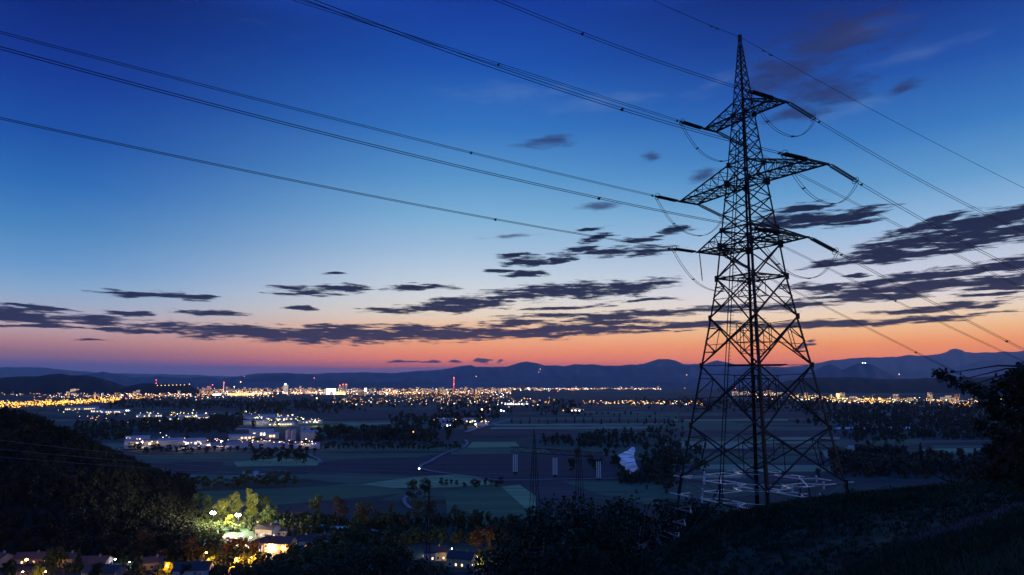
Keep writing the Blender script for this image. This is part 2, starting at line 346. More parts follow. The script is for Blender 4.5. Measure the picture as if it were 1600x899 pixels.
# fields, tracks, river: thin sheets on the valley floor
LIFT = [0]
def sheet(name, pts, m, kind='structure', lift=None, **k):
    LIFT[0] += 1; z = -H+(lift or (.10+.012*(LIFT[0] % 60)))
    P = [gnd(*p) for p in pts]
    b = MB(); b.quad([(p.x, p.y, z) for p in P]); return b.obj(name, m, kind=kind, **k)
def fmat(i, c, c2, ang): return mat('field_crop_%d' % i, c, .95, noise=1, col2=c2, aniso=(.003, .10, .1, ang))
plow = fmat(0, (.022, .020, .030), (.07, .058, .062), .1); plow2 = fmat(1, (.014, .014, .026), (.045, .038, .05), .5)
gre = fmat(2, (.035, .075, .05), (.09, .15, .075), .2); lgre = fmat(3, (.17, .23, .10), (.32, .37, .17), -.1)
dgre = fmat(4, (.045, .10, .05), (.09, .155, .07), .8); straw = fmat(5, (.2, .19, .11), (.38, .34, .22), 0); pale = fmat(6, (.42, .45, .48), (.6, .6, .62), 0)
for pts, m in [
    ([(555, 758), (640, 746), (715, 741), (755, 746), (772, 757), (700, 762), (600, 763)], lgre),
    ([(465, 762), (555, 756), (620, 763), (640, 770), (560, 778), (400, 792), (300, 785), (310, 768)], dgre),
    ([(450, 745), (555, 730), (560, 741), (640, 745), (555, 757), (505, 752)], gre),
    ([(655, 735), (730, 700), (850, 700), (960, 712), (960, 750), (780, 757), (730, 741)], plow2),
    ([(500, 722), (655, 714), (700, 708), (660, 734), (560, 740), (505, 741), (440, 735)], plow2),
    ([(490, 709), (700, 708), (655, 714), (500, 720)], gre),
    ([(365, 722), (430, 716), (480, 716), (500, 722), (495, 728), (420, 729), (370, 730)], lgre),
    ([(210, 712), (365, 708), (480, 712), (430, 716), (300, 722), (220, 722)], gre), ([(205, 724), (350, 722), (340, 738), (240, 740)], plow2),
    ([(695, 770), (735, 763), (790, 761), (843, 800), (800, 823), (740, 832), (700, 812)], dgre),
    ([(783, 761), (812, 758), (838, 776), (838, 792), (820, 794)], lgre), ([(813, 756), (880, 752), (930, 775), (900, 800), (840, 792), (838, 775)], plow),
    ([(878, 752), (965, 752), (1025, 778), (1030, 792), (940, 775)], gre),
    ([(738, 691), (806, 691), (812, 699), (730, 700)], lgre), ([(700, 700), (850, 700), (860, 708), (705, 711)], gre),
    ([(500, 668), (690, 666), (640, 676), (500, 682)], gre), ([(508, 662), (560, 661), (540, 664), (505, 668)], straw),
    ([(505, 697), (730, 695), (705, 706), (495, 707)], gre),
    ([(772, 663), (1180, 661), (1180, 663), (772, 665.5)], straw), ([(768, 668), (1130, 667), (1130, 669.5), (766, 671)], straw),
    ([(740, 674), (900, 673), (905, 680), (735, 682)], plow), ([(930, 646), (1130, 645), (1130, 650), (925, 651)], gre), ([(780, 653), (1060, 651), (1060, 656), (775, 658)], gre),
    ([(1060, 638), (1180, 638), (1170, 642), (1050, 642)], plow)]: sheet('field', pts, m)
R2 = random.Random(5); y = 656
while y < 752:
    h = R2.uniform(1.2, 2.6)*(1+(y-656)/55); x = 1040+R2.uniform(-25, 25)+max(0, (y-700))*.2; xe = 1345-R2.uniform(0, 60)-(y-656)*.3
    xm = R2.uniform(x+80, xe-60)
    for a, b in ((x, xm), (xm, xe)):
        sheet('field', [(a, y), (b, y-.5), (b, y+h-.5), (a, y+h)], R2.choice([plow, plow2, gre, dgre, plow, straw, gre, plow2, lgre]))
    y += h
for pts, m in [([(1320, 700), (1337, 697), (1334, 715), (1312, 717)], lgre), ([(1285, 706), (1295, 704), (1300, 716), (1290, 717)], straw), ([(1090, 727), (1175, 727), (1178, 733), (1090, 734)], straw),
               ([(1310, 668), (1450, 667), (1450, 670), (1300, 671)], pale), ([(1120, 679), (1300, 679), (1300, 681), (1120, 681.5)], pale), ([(1460, 697), (1548, 697), (1542, 712), (1430, 713)], gre), ([(1440, 702), (1545, 701), (1542, 708), (1436, 709)], lgre),
               ([(1375, 702), (1400, 700), (1400, 708), (1380, 709)], plow), ([(1350, 688), (1440, 686), (1440, 693), (1345, 694)], dgre),
               ([(500, 640), (760, 642), (700, 650), (520, 655)], plow), ([(480, 663), (620, 661), (600, 663.5), (500, 668)], lgre)]: sheet('field', pts, m)
def strip(name, pts, w, m, lift=1.0, **k):
    P = [gnd(*p) for p in pts]; b = MB()
    V = []
    for i, p in enumerate(P):
        d = (P[min(i+1, len(P)-1)]-P[max(i-1, 0)]); d.z = 0; d.normalize(); n = Vector((-d.y, d.x, 0))*w/2
        V.append((p+n, p-n))
    for i in range(len(V)-1):
        b.quad([(*q.xy, -H+lift) for q in (V[i][1], V[i+1][1], V[i+1][0], V[i][0])])
    return b.obj(name, m, kind='structure', **k)
strip('farm_track', [(648, 797), (640, 795), (633, 788), (631, 781), (640, 774), (660, 768)], 3.4, gravel)
strip('farm_track', [(700, 741), (672, 737), (655, 733), (658, 728), (672, 722), (680, 717), (695, 709), (725, 699), (731, 693), (727, 688)], 5, gravel, 1.05)
strip('farm_track', [(484, 710), (486, 713), (498, 718), (502, 724)], 5, gravel, 1.1)
strip('farm_track', [(700, 741), (780, 752), (1000, 748)], 3, gravel, 1.12)
strip('farm_road', [(728, 676), (742, 671), (775, 662), (800, 655)], 12, mat('pale_road', (.2, .2, .24), .8), 1.15)
strip('road', [(200, 690), (330, 689), (440, 690), (520, 693)], 12, asphalt, 1.2)
strip('road', [(-20, 642), (60, 637), (120, 632), (190, 626)], 22, asphalt, 1.25)
# river
wm = bpy.data.materials.new('river_water'); wm.use_nodes = True; b = wm.node_tree.nodes['Principled BSDF']
b.inputs['Base Color'].default_value = (.08, .16, .24, 1); b.inputs['Roughness'].default_value = .4; b.inputs['IOR'].default_value = 1.33; b.inputs['Specular Tint'].default_value = (.28, .66, 1, 1)
n = wm.node_tree.nodes.new('ShaderNodeTexNoise'); n.inputs['Scale'].default_value = .075; n.inputs['Detail'].default_value = 6
g = wm.node_tree.nodes.new('ShaderNodeNewGeometry'); wm.node_tree.links.new(g.outputs['Position'], n.inputs['Vector'])
bp = wm.node_tree.nodes.new('ShaderNodeBump'); bp.inputs['Strength'].default_value = .7; bp.inputs['Distance'].default_value = .5
wm.node_tree.links.new(n.outputs['Fac'], bp.inputs['Height']); wm.node_tree.links.new(bp.outputs['Normal'], b.inputs['Normal'])
cr = wm.node_tree.nodes.new('ShaderNodeValToRGB'); cr.color_ramp.elements[0].color = (.02, .11, .25, 1); cr.color_ramp.elements[1].color = (.5, .85, 1, 1)
cr.color_ramp.elements[0].position = .40; cr.color_ramp.elements[1].position = .62
wm.node_tree.links.new(n.outputs['Fac'], cr.inputs['Fac']); wm.node_tree.links.new(cr.outputs['Color'], b.inputs['Base Color'])
sheet('river', [(987, 700), (983, 704), (975, 708), (967, 712), (962, 717), (965, 722), (971, 728), (978, 736), (985, 743), (991, 747), (1000, 746), (999, 739), (996, 731), (993, 724), (991, 717), (991, 710), (993, 704), (991, 700)][::-1], wm, lift=1.3)
sheet('river', [(425, 815), (480, 821), (560, 827), (650, 840), (650, 843), (560, 831), (470, 826), (425, 820)], wm, lift=1.3)

# ------------------------------------------------------------------ mountains
def range_(name, prof, dist, m, th, jag=.35, wl=900, z0=-H):
    """a ridge standing 'dist' metres away with fore and back slopes"""
    a = [p[0] for p in prof]; n = max(int((a[-1]-a[0])/2.5), 30); rows = 9; V = []
    rr = np.random.default_rng(int(dist)); ph = rr.uniform(0, 6, 12)
    for j in range(rows):
        k = j/(rows-1)*2-1
        for i in range(n+1):
            px = a[0]+(a[-1]-a[0])*i/n; py = interp(px, prof)
            cr_ = (1-abs(k))**4; nz = sum(math.sin(px*f_+ph[q]+k*(1.5+q))*a_*(1 if q < 2 else cr_) for q, (f_, a_) in enumerate(((.11, .5), (.23, .35), (.47, .25), (.9, .15), (1.7, .1))))*jag
            r = ray(px, py+nz); rl = math.hypot(r.x, 1)
            hgt = (r.z/rl)*dist*rl - z0
            hgt = max(hgt, -8)
            s = 1-abs(k); s = s**.8
            sp_ = sum(math.sin(px*f_*1.3+ph[q+5]+k*6)*.05 for q, f_ in enumerate((.09, .21)))
            y = dist+k*th+(math.sin(px*.21+ph[0])*.12*th*(1-abs(k))); s2 = min(max(s+sp_*(s*(1-s)*4), 0), 1)
            V.append((r.x*y, y, z0-8+(hgt+8)*s2))
    nx = n+1
    Fc = [(j*nx+i, j*nx+i+1, (j+1)*nx+i+1, (j+1)*nx+i) for j in range(rows-1) for i in range(n)]
    return put(name, mesh_np(name, V, Fc, [m], smooth=True), kind='structure')
range_('mountains', [(-300, 572), (0, 574), (60, 574), (100, 578), (160, 583), (300, 586), (400, 590), (600, 590), (900, 580), (1150, 572), (1230, 574), (1270, 569), (1300, 563), (1345, 559), (1400, 558), (1418, 555), (1450, 556), (1478, 551), (1486, 546), (1494, 544), (1502, 547), (1508, 551), (1540, 551), (1600, 549), (1900, 556)], 42000, hazed_range_m, 3500, .3)
range_('mountains', [(900, 580), (985, 572), (1005, 569), (1018, 564), (1030, 561.5), (1045, 561), (1058, 565), (1068, 569), (1100, 569), (1120, 563.5), (1135, 566), (1150, 570), (1200, 574), (1300, 577), (1400, 584), (1500, 574), (1530, 564), (1570, 562), (1620, 565), (1900, 570)], 31000, hazed_range_m, 2600, .3)
range_('mountains', [(330, 594), (400, 584), (445, 582.5), (470, 585), (520, 583), (560, 582), (620, 583), (650, 580), (690, 578), (715, 573), (735, 570.5), (745, 574), (760, 573.5), (790, 573.5), (810, 568), (823, 564.5), (835, 567), (850, 571), (880, 572), (900, 569.5), (930, 570), (960, 572), (985, 570), (1020, 571), (1050, 573), (1080, 571), (1110, 573), (1150, 577), (1200, 573), (1240, 578), (1300, 586)], 23000, hazed_range_m, 2200, .35)
range_('mountains', [(90, 594), (130, 586), (160, 581), (180, 584), (210, 590), (250, 588), (300, 592), (320, 588.5), (345, 592), (400, 587), (470, 584), (530, 588), (590, 592), (640, 588), (720, 592), (780, 590), (840, 585), (900, 586), (960, 590), (1040, 588), (1100, 592), (1200, 590), (1300, 594)], 16500, hazed_range_m, 1600, .35)
range_('mountains', [(200, 604), (260, 596), (315, 589), (350, 592), (400, 598), (470, 597), (520, 592.5), (580, 598), (640, 596), (700, 600), (800, 598), (880, 594), (960, 598), (1060, 597), (1150, 600)], 12500, hazed_range_m, 1200, .3)
range_('twin_peaked_hill', [(1215, 597), (1245, 591), (1268, 582), (1285, 573), (1296, 569), (1306, 573), (1317, 578), (1330, 571.5), (1347, 567), (1362, 570), (1380, 579), (1405, 592), (1430, 597)], 13500, hazed_range_m, 1300, .15)
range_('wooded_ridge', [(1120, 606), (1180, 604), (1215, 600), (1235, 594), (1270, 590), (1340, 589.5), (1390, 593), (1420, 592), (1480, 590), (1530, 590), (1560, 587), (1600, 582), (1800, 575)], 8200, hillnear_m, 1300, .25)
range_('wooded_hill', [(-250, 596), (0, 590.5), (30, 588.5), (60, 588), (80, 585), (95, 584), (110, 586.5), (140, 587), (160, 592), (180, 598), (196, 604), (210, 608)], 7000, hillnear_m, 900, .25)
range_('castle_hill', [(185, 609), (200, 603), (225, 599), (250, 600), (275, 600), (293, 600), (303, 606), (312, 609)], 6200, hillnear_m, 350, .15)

# ------------------------------------------------------------------ foliage
def clumps(centres, radii, n, size, rng, flat=.75):
    """n bent leaf-clump quads spread through ellipsoids; returns verts (4n,3)"""
    c = np.asarray(centres); r = np.asarray(radii); w = (r.prod(1))**(.7); idx = rng.choice(len(c), n, p=w/w.sum())
    d = rng.normal(size=(n, 3)); d /= np.linalg.norm(d, axis=1)[:, None]; rad = rng.uniform(.25, 1, n)**.45
    p = c[idx]+d*r[idx]*rad[:, None]
    nrm = d+rng.normal(size=(n, 3))*.7; nrm /= np.linalg.norm(nrm, axis=1)[:, None]
    u = np.cross(nrm, rng.normal(size=(n, 3))); u /= np.linalg.norm(u, axis=1)[:, None]; v = np.cross(nrm, u)
    s = size*rng.uniform(.5, 1.3, n)[:, None]
    V = np.stack([p-u*s, p-v*s*flat+nrm*s*.25, p+u*s, p+v*s*flat+nrm*s*.25], 1)
    return V.reshape(-1, 3)
def leafmesh(name, V, m): return mesh_np(name, V, np.arange(len(V)).reshape(-1, 4), [m])
def crown_shape(kind, h, rng):
    cs, rs = [], []
    if kind == 'round':
        for _ in range(15):
            z = rng.uniform(.22, .87)*h; R = .33*h*math.sqrt(max(1-((z/h-.52)/.5)**2, .08)); a = rng.uniform(0, 6.28); q = rng.uniform(.2, .9)
            cs.append((math.cos(a)*R*q, math.sin(a)*R*q, z)); k = rng.uniform(.10, .17)*h; rs.append((k, k, k*.85))
    elif kind == 'poplar':
        for _ in range(10):
            z = rng.uniform(.15, .93)*h; k = .13*h*(1.05-z/h*.75); cs.append((rng.normal()*.03*h, rng.normal()*.03*h, z)); rs.append((k, k, k*1.5))
    elif kind == 'conifer':
        for i in range(11):
            z = (.12+.84*i/11)*h; k = .20*h*(1.03-z/h); cs.append((0, 0, z)); rs.append((k, k, k*.45+.04*h))
    return cs, rs
def tree_mesh(kind, h, n, size, m, seed):
    rng = np.random.default_rng(seed); cs, rs = crown_shape(kind, h, rng)
    return leafmesh('crown', clumps(cs, rs, n, size, rng), m), cs
def trunk_mesh(h, cs, r):
    b = MB(); b.tube([(0, 0, -1), (.05*r, 0, h*.25), (.3*r, .2*r, h*.5), (0, 0, h*.85)], [r*1.2, r, r*.7, r*.15], 7)
    for c in cs[::2]:
        z0 = max(c[2]*.55, h*.15); b.tube([(0, 0, z0), (c[0]*.5, c[1]*.5, (z0+c[2])*.5), c], [r*.4, r*.28, r*.08], 5, cap=False)
    return b.mesh('trunk', bark, True)
# combined far tree (too small to show parts)
def far_tree(kind, h, m, seed, n=150, size=1.1):
    rng = np.random.default_rng(seed); cs, rs = crown_shape(kind, h, rng); V = clumps(cs, rs, n, size, rng)
    q = .18; T = np.array([(-q, 0, -1), (q, 0, -1), (q*.5, 0, h*.6), (-q*.5, 0, h*.6), (0, -q, -1), (0, q, -1), (0, q*.5, h*.6), (0, -q*.5, h*.6)])
    V = np.concatenate([V, T]); nf = len(V)//4
    return V, nf
def far_tree_mesh(*a, **k):
    V, nf = far_tree(*a, **k); m = a[2]
    return mesh_np('tree', V, np.arange(len(V)).reshape(-1, 4), [m, bark], mi=[0]*(nf-2)+[1]*2)
def forest(name, pts, hs, m, label, seed, n=90, size=1.5, **k):
    rng = np.random.default_rng(seed); protos = [far_tree('round', 1.0, m, seed+i, n=n, size=size/12)[0] for i in range(6)]+[far_tree('conifer', 1.0, m, seed+9, n=n, size=size/12)[0]]
    out = []
    for (x, y, z), h in zip(pts, hs):
        V = protos[rng.integers(len(protos))].copy(); a = rng.uniform(0, 6.28); c, s = math.cos(a), math.sin(a)
        V[:, 2] = np.maximum(V[:, 2], 0); V = V*h*np.array([1., 1., 1]); out.append(np.stack([V[:, 0]*c-V[:, 1]*s+x, V[:, 0]*s+V[:, 1]*c+y, V[:, 2]+z], 1))
    return put(name, leafmesh(name, np.concatenate(out), m), label=label, cat='forest', kind='stuff')
# forest on the left spur
P, Hs = [], []
rg = random.Random(3)
while len(P) < 4200:
    c = rg.uniform(-260, 335); r = rg.uniform(424, 760); y = r; x = (c-800)/F*y; z = spur_z(x, y)
    if z < -H+1.5 and c > 318: continue
    z = max(z, -H)
    P.append((x, y, z-.5)); Hs.append(rg.uniform(6, 12.5))
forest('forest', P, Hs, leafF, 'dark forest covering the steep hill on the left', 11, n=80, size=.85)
# far woods in the valley, each one mass
def wood(zones, label, seed, m, dens=1, hh=(5, 19), n=60, size=1.8):
    P, Hs = [], []; r = random.Random(seed)
    for x0, x1, y0, y1, cnt in zones:
        for _ in range(int(cnt*dens)):
            e_ = r.gauss(0, 1); p = gnd(r.uniform(x0, x1)+e_*(x1-x0)*.09, r.uniform(y0, y1)-abs(r.gauss(0, .22))*(y1-y0)); P.append(tuple(p)); Hs.append(hh[0]+(hh[1]-hh[0])*r.random()**1.5)
    forest('woodland', P, Hs, m, label, seed, n=n, size=size)
leafV = mat('leaf_valley', (.018, .026, .022), .85, noise=.01, col2=(.05, .06, .04))
wood([(190, 520, 628, 640, 900), (380, 560, 632, 648, 260), (330, 380, 655, 670, 160), (220, 360, 663, 678, 330), (120, 200, 668, 690, 150)], 'dark wood between the city and the factories', 21, leafV)
wood([(1290, 1560, 640, 668, 900), (1010, 1290, 625, 636, 500), (1100, 1560, 632, 645, 500), (1330, 1600, 668, 690, 420), (1300, 1420, 715, 735, 160), (1330, 1560, 725, 750, 260), (1545, 1700, 690, 740, 200)], 'dark woodland in front of the right hand town', 22, leafV)
wood([(500, 680, 675, 692, 330), (620, 740, 652, 672, 200), (600, 900, 626, 640, 260), (690, 790, 634, 660, 150), (840, 905, 636, 650, 90)], 'low dark wood in the middle of the valley', 23, leafV)
wood([(915, 1000, 680, 702, 150), (1008, 1065, 676, 760, 230), (850, 960, 685, 699, 80), (1003, 1050, 725, 775, 90), (1060, 1100, 705, 740, 40), (958, 966, 719, 726, 8), (966, 1004, 746, 757, 34)], 'dark riverside wood around the bend of the river', 24, leafV, hh=(4, 12))

# individually visible valley trees
T = {}
for i, (nm, kind, m, n_, s_) in enumerate([('broad', 'round', leafA, 420, .8), ('broad2', 'round', leafB, 420, .8), ('russet', 'round', leafC, 420, .8), ('poplar', 'poplar', leafA, 300, .8), ('conifer', 'conifer', leafA, 360, .8)]):
    T[nm] = [far_tree_mesh(kind, 15, m, 100+i*10+j, n=n_, size=s_) for j in range(3)]
def vtree(kind, px, py, h, label, group=None, name='tree'):
    g = gnd(px, py); put(name, random.choice(T[kind]), loc=g, rz=random.uniform(0, 6.28), sc=(h/15*random.uniform(.9, 1.2), h/15*random.uniform(.9, 1.2), h/15), label=label, cat='tree', group=group)
rows = [([(x, 703+R2.uniform(-1.5, 1.5)) for x in range(508, 725, 7)], 'broad', (9, 14), 'dark tree in the hedgerow behind the ploughed fields'),
        ([(x, 764-(x-300)*.03+R2.uniform(-5, 4)) for x in range(290, 465, 9)], 'broad2', (10, 17), 'bushy tree in the copse beyond the floodlit trees'),
        ([(x, 730+R2.uniform(-8, 4)) for x in (398, 410, 422, 440, 447, 463, 470, 476)], 'broad', (15, 20), 'tall dark tree standing at the edge of the pale field'),
        ([(963, 726), (968, 734), (974, 739), (981, 744), (988, 749), (958, 720), (1003, 728), (1000, 718), (996, 750), (960, 712)], 'broad', (6, 9), 'low dark tree right on the river bank at the bright bend'),
        ([(x, 662+R2.uniform(-2, 2)) for x in range(800, 1060, 14)], 'poplar', (13, 19), 'slim tree in the row crossing the flat striped fields'),
        ([(x, 720+R2.uniform(-22, 30)) for x in [895, 902, 930, 938, 945, 952, 958, 1005, 1012, 1018, 1025, 1032, 1040, 1048, 910, 922, 1052, 1010, 1030, 1044]], 'broad', (11, 18), 'dark broad tree near the bend of the river'),
        ([(x, 760+(x-690)*-.02+R2.uniform(-2, 5)) for x in (690, 697, 705, 714, 726, 737, 742, 748, 760, 768, 776, 783)], 'broad', (6, 10), 'small dark bush between the pale field and the green slope'),
        ([(x, 693+R2.uniform(-5, 9)) for x in range(1340, 1420, 9)], 'broad', (12, 18), 'dark tree on the far side of the pylon beside a pale field'),
        ([(x, 650+R2.uniform(-2, 2)) for x in range(905, 990, 9)], 'broad', (10, 14), 'small dark tree beside the lit farm in the far fields'),
        ([(x, 708+R2.uniform(-3, 3)) for x in range(215, 500, 12)], 'broad', (9, 13), 'dark tree screening the factory yards from the fields'),
        ([(x, 735+R2.uniform(-10, 14)) for x in range(1335, 1500, 9)], 'broad', (9, 13), 'dark tree in the scrub below the right hand hill crest')]
for pts, kind, hr, lab in rows:
    for p in pts: vtree(kind, p[0], p[1], R2.uniform(*hr), lab, group='valley trees: '+lab.split(' tree')[0]+' '+lab.split()[-1])

# trees with parts
def big_tree(kind, loc, h, m, seed, n, size, label, group=None, r=.3, name=None):
    t = empty(name or {'poplar': 'poplar_tree', 'conifer': 'conifer_tree', 'round': 'broadleaf_tree'}[kind], loc, label=label, cat='tree', group=group)
    cm, cs = tree_mesh(kind, h, n, size, m, seed); put('crown', cm, t); put('trunk', trunk_mesh(h, cs, r), t); return t
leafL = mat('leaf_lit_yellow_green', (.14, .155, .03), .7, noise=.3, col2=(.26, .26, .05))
spec = [('round', 492, 812, 15, leafB, 'dim olive tree between the floodlit trees and the village roofs'), ('round', 530, 824, 18, leafC, 'rounded brownish tree standing alone in the row of lit trees'),
        ('round', 565, 828, 17, leafB, 'tallest green tree in the row lit from the left'), ('round', 575, 834, 15, leafC, 'brownish tree leaning against the tallest lit green tree'),
        ('round', 595, 832, 13, leafB, 'small olive tree between the brownish tree and the pointed tree'), ('poplar', 610, 834, 18, leafB, 'slim pointed tree at the right end of the lit row'),
        ('round', 630, 836, 10, leafC, 'low pale brown bushy tree right of the pointed tree'),
        ('round', 655, 822, 18, leafB, 'broad tree behind the small lattice mast'), ('round', 680, 828, 17, leafA, 'dark tree right of the small lattice mast'), ('round', 645, 784, 15, leafA, 'dark tree beside the bend of the pale track'), ('round', 663, 778, 14, leafA, 'dark tree above the pale track, left of the small lattice mast top'),
        ('round', 715, 832, 16, leafA, 'dark round tree below the green slope'), ('round', 740, 838, 15, leafA, 'dark spreading tree at the foot of the green slope'), ('poplar', 752, 832, 12, leafA, 'narrow dark tree at the foot of the green slope'), ('round', 802, 836, 11, leafA, 'small dark tree at the lower right of the green slope'),
        ('round', 765, 868, 14, leafC, 'reddish tree above the lit house gable'), ('round', 785, 862, 15, leafC, 'reddish brown tree right of the lit house'), ('round', 745, 862, 12, leafC, 'low russet tree behind the house with the warm light'),
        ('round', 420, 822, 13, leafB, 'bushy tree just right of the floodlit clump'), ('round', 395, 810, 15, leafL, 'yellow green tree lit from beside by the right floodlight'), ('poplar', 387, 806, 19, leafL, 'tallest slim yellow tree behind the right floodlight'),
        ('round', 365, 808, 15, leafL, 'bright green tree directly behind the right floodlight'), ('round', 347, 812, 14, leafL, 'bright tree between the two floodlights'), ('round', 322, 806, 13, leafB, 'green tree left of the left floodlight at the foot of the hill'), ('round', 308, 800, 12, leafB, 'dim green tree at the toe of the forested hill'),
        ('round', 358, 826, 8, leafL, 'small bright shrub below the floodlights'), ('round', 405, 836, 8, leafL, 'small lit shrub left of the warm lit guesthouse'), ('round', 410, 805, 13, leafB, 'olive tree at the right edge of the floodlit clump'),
        ('round', 226, 870, 14, leafC, 'pinkish brown tree at the foot of the forested hill'), ('round', 252, 884, 12, leafC, 'russet tree above the yellow lamp glow'), ('round', 85, 900, 18, leafA, 'tall dark rounded tree in front of the village houses'), ('conifer', 121, 892, 15, leafA, 'dark conifer right of the tall rounded tree'),
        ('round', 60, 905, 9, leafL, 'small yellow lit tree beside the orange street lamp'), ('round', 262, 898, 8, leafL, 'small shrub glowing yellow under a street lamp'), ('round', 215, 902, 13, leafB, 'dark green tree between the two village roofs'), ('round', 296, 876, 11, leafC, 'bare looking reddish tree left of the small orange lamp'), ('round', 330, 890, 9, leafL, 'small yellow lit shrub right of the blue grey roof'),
        ('round', 360, 872, 9, leafC, 'autumn tree glowing orange below the village street'), ('round', 378, 868, 9, leafC, 'orange tinted tree beneath the guesthouse road'), ('round', 395, 872, 8, leafC, 'low orange lit tree at the right of the glowing clump'),
        ('round', 425, 862, 7, leafA, 'dark tree in front of the glowing guesthouse front'), ('conifer', 450, 858, 13, leafA, 'dark spruce right of the glowing guesthouse'), ('round', 475, 838, 9, leafA, 'dark shrub between the guesthouse and the river'), ('round', 488, 824, 8, leafA, 'low dark bush on the river bank'), ('round', 12, 908, 13, leafA, 'dark tree in the bottom left corner'), ('round', 150, 912, 12, leafA, 'black tree rising before the dark roofed house'), ('round', 290, 905, 10, leafA, 'bluish dark tree in front of the blue grey roof')]
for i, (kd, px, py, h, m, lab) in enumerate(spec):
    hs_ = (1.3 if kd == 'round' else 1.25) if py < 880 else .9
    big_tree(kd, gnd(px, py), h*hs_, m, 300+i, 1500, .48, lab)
undm = mat('undergrowth', (.03, .045, .02), .85, noise=.05, col2=(.08, .10, .035))
def under(zones, label, seed, hh=(2.5, 6)):
    P, Hs = [], []; r = random.Random(seed)
    for x0, x1, y0, y1, cnt in zones:
        for _ in range(cnt): p = gnd(r.uniform(x0, x1), r.uniform(y0, y1)); P.append(tuple(p)); Hs.append(r.uniform(*hh))
    o = forest('undergrowth', P, Hs, undm, label, seed, n=90, size=1.4); o['category'] = 'bushes'
under([(290, 430, 806, 822, 130), (290, 350, 822, 850, 110), (345, 405, 826, 832, 16), (340, 400, 862, 884, 70), (330, 410, 886, 906, 60), (290, 350, 850, 872, 60)], 'mass of bushes around the two floodlights at the foot of the hill', 31)
under([(470, 660, 834, 850, 150), (480, 640, 846, 880, 170), (430, 520, 812, 819, 50), (500, 640, 812, 824, 60), (640, 830, 815, 850, 200), (455, 500, 828, 838, 12), (395, 540, 876, 905, 130), (450, 540, 862, 880, 60), (440, 640, 822, 836, 60)], 'dark scrub along both river banks behind the village', 32, (3, 8))
under([(0, 330, 866, 878, 190), (0, 330, 880, 905, 110), (190, 300, 885, 900, 40), (640, 700, 885, 900, 50), (745, 850, 850, 895, 130)], 'dark garden bushes between the lowest village houses', 33, (1.5, 4))
# dark trees on the slope below the viewpoint
def on_hill(px, Y):
    x = (px-800)/F*Y; return Vector((x, Y, hill_z(x, Y)))
near = [(770, 235, 892, 21), (850, 170, 782, 24), (815, 200, 830, 22), (882, 150, 766, 26), (905, 175, 772, 24), (940, 165, 768, 24), (985, 160, 778, 20), (1040, 170, 770, 24), (1015, 190, 790, 18), (1075, 150, 772, 22), (965, 140, 775, 22), (930, 120, 850, 12), (1100, 165, 775, 20), (1140, 175, 785, 18), (790, 190, 842, 18), (735, 215, 885, 14),
        (560, 240, 842, 20), (600, 230, 838, 22), (640, 235, 855, 18), (520, 250, 858, 18), (480, 255, 870, 16), (440, 262, 880, 15), (690, 225, 885, 16), (400, 265, 892, 14), (575, 190, 868, 16), (640, 190, 880, 14), (1210, 110, 786, 7), (1330, 100, 756, 7), (1300, 105, 766, 6), (1375, 110, 752, 7), (372, 268, 889, 14), (425, 263, 880, 15), (452, 260, 872, 15), (340, 272, 894, 12)]
names = ['far left of the dark slope, above the lit house', 'the tallest leftmost of the group under the portal pylon', 'lower, left of the group under the portal pylon', 'crown top just under the portal pylon, left', 'crown top just under the portal pylon, middle', 'crown top just under the portal pylon, right', 'low crown right of the portal pylon', 'crown top directly left of the big pylon foot', 'behind the crown left of the big pylon foot', 'dark against the big pylon lower leg', 'in front of the gap between the slope trees', 'small one low on the slope edge', 'behind the left corner of the big pylon', 'behind the middle of the big pylon belt', 'overlapping the reddish trees', 'low beside the lit house',
         'hiding the river behind the village', 'tallest at the bottom centre left', 'right of the bottom centre pair', 'left of the bottom centre pair', 'below the glowing guesthouse', 'below the village street', 'at the bottom under the twin houses', 'leftmost of the bottom dark crowns', 'nearest at the bottom centre left', 'nearest at the bottom under the lattice mast', 'small bush behind the right foot of the big pylon', 'small olive bush on the crest right of the big pylon', 'tiny bush on the crest beside the olive bush', 'round bush on the crest further right', 'low against the orange lit ground, left', 'low against the orange lit ground, middle', 'low against the orange lit ground, right', 'lowest left of the orange lit ground']
for i, ((px, Y, top, h), nmn) in enumerate(zip(near, names)):
    b = on_hill(px, Y); topz = ray(px, top).z*Y; hh = max(min(topz-b.z, h*1.7), 3)
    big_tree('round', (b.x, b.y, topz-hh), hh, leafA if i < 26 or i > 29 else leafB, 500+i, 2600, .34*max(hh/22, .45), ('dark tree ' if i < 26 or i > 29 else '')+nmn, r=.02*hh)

# ------------------------------------------------------------------ the pylon
AZ = math.radians(60.857); A = Vector((math.cos(AZ), -math.sin(AZ), 0)); D = Vector((math.sin(AZ), math.cos(AZ), 0))
TC = Vector((28.145, 80, 0)); GZ = -20.0
PROF = [(-20, 7.6), (-10.9, 6.23), (-5, 5.34), (1.95, 4.30), (7.53, 3.43), (12.2, 2.78), (16.06, 2.42), (18.03, 2.25), (23.72, 1.68), (26.02, 1.46), (32.15, .96), (33.78, .85), (42.2, .12)]
def cn(z, u, v): s = interp(z, PROF); return A*(s*u)+D*(s*v)+Vector((0, 0, z))
UV = [(-1, -1), (1, -1), (1, 1), (-1, 1)]
pyl = empty('lattice_pylon', (TC.x, TC.y, GZ), label='tall dark steel lattice pylon with six crossarms on the hill crest', cat='pylon')
off = Vector((0, 0, -GZ))
def padd(mb, name, m, parent=None, **k):
    mb.v = [(v[0], v[1], v[2]+off.z) for v in mb.v] if parent in (None, pyl) else mb.v
    return mb.obj(name, m, parent or pyl, **k)
foot = {}
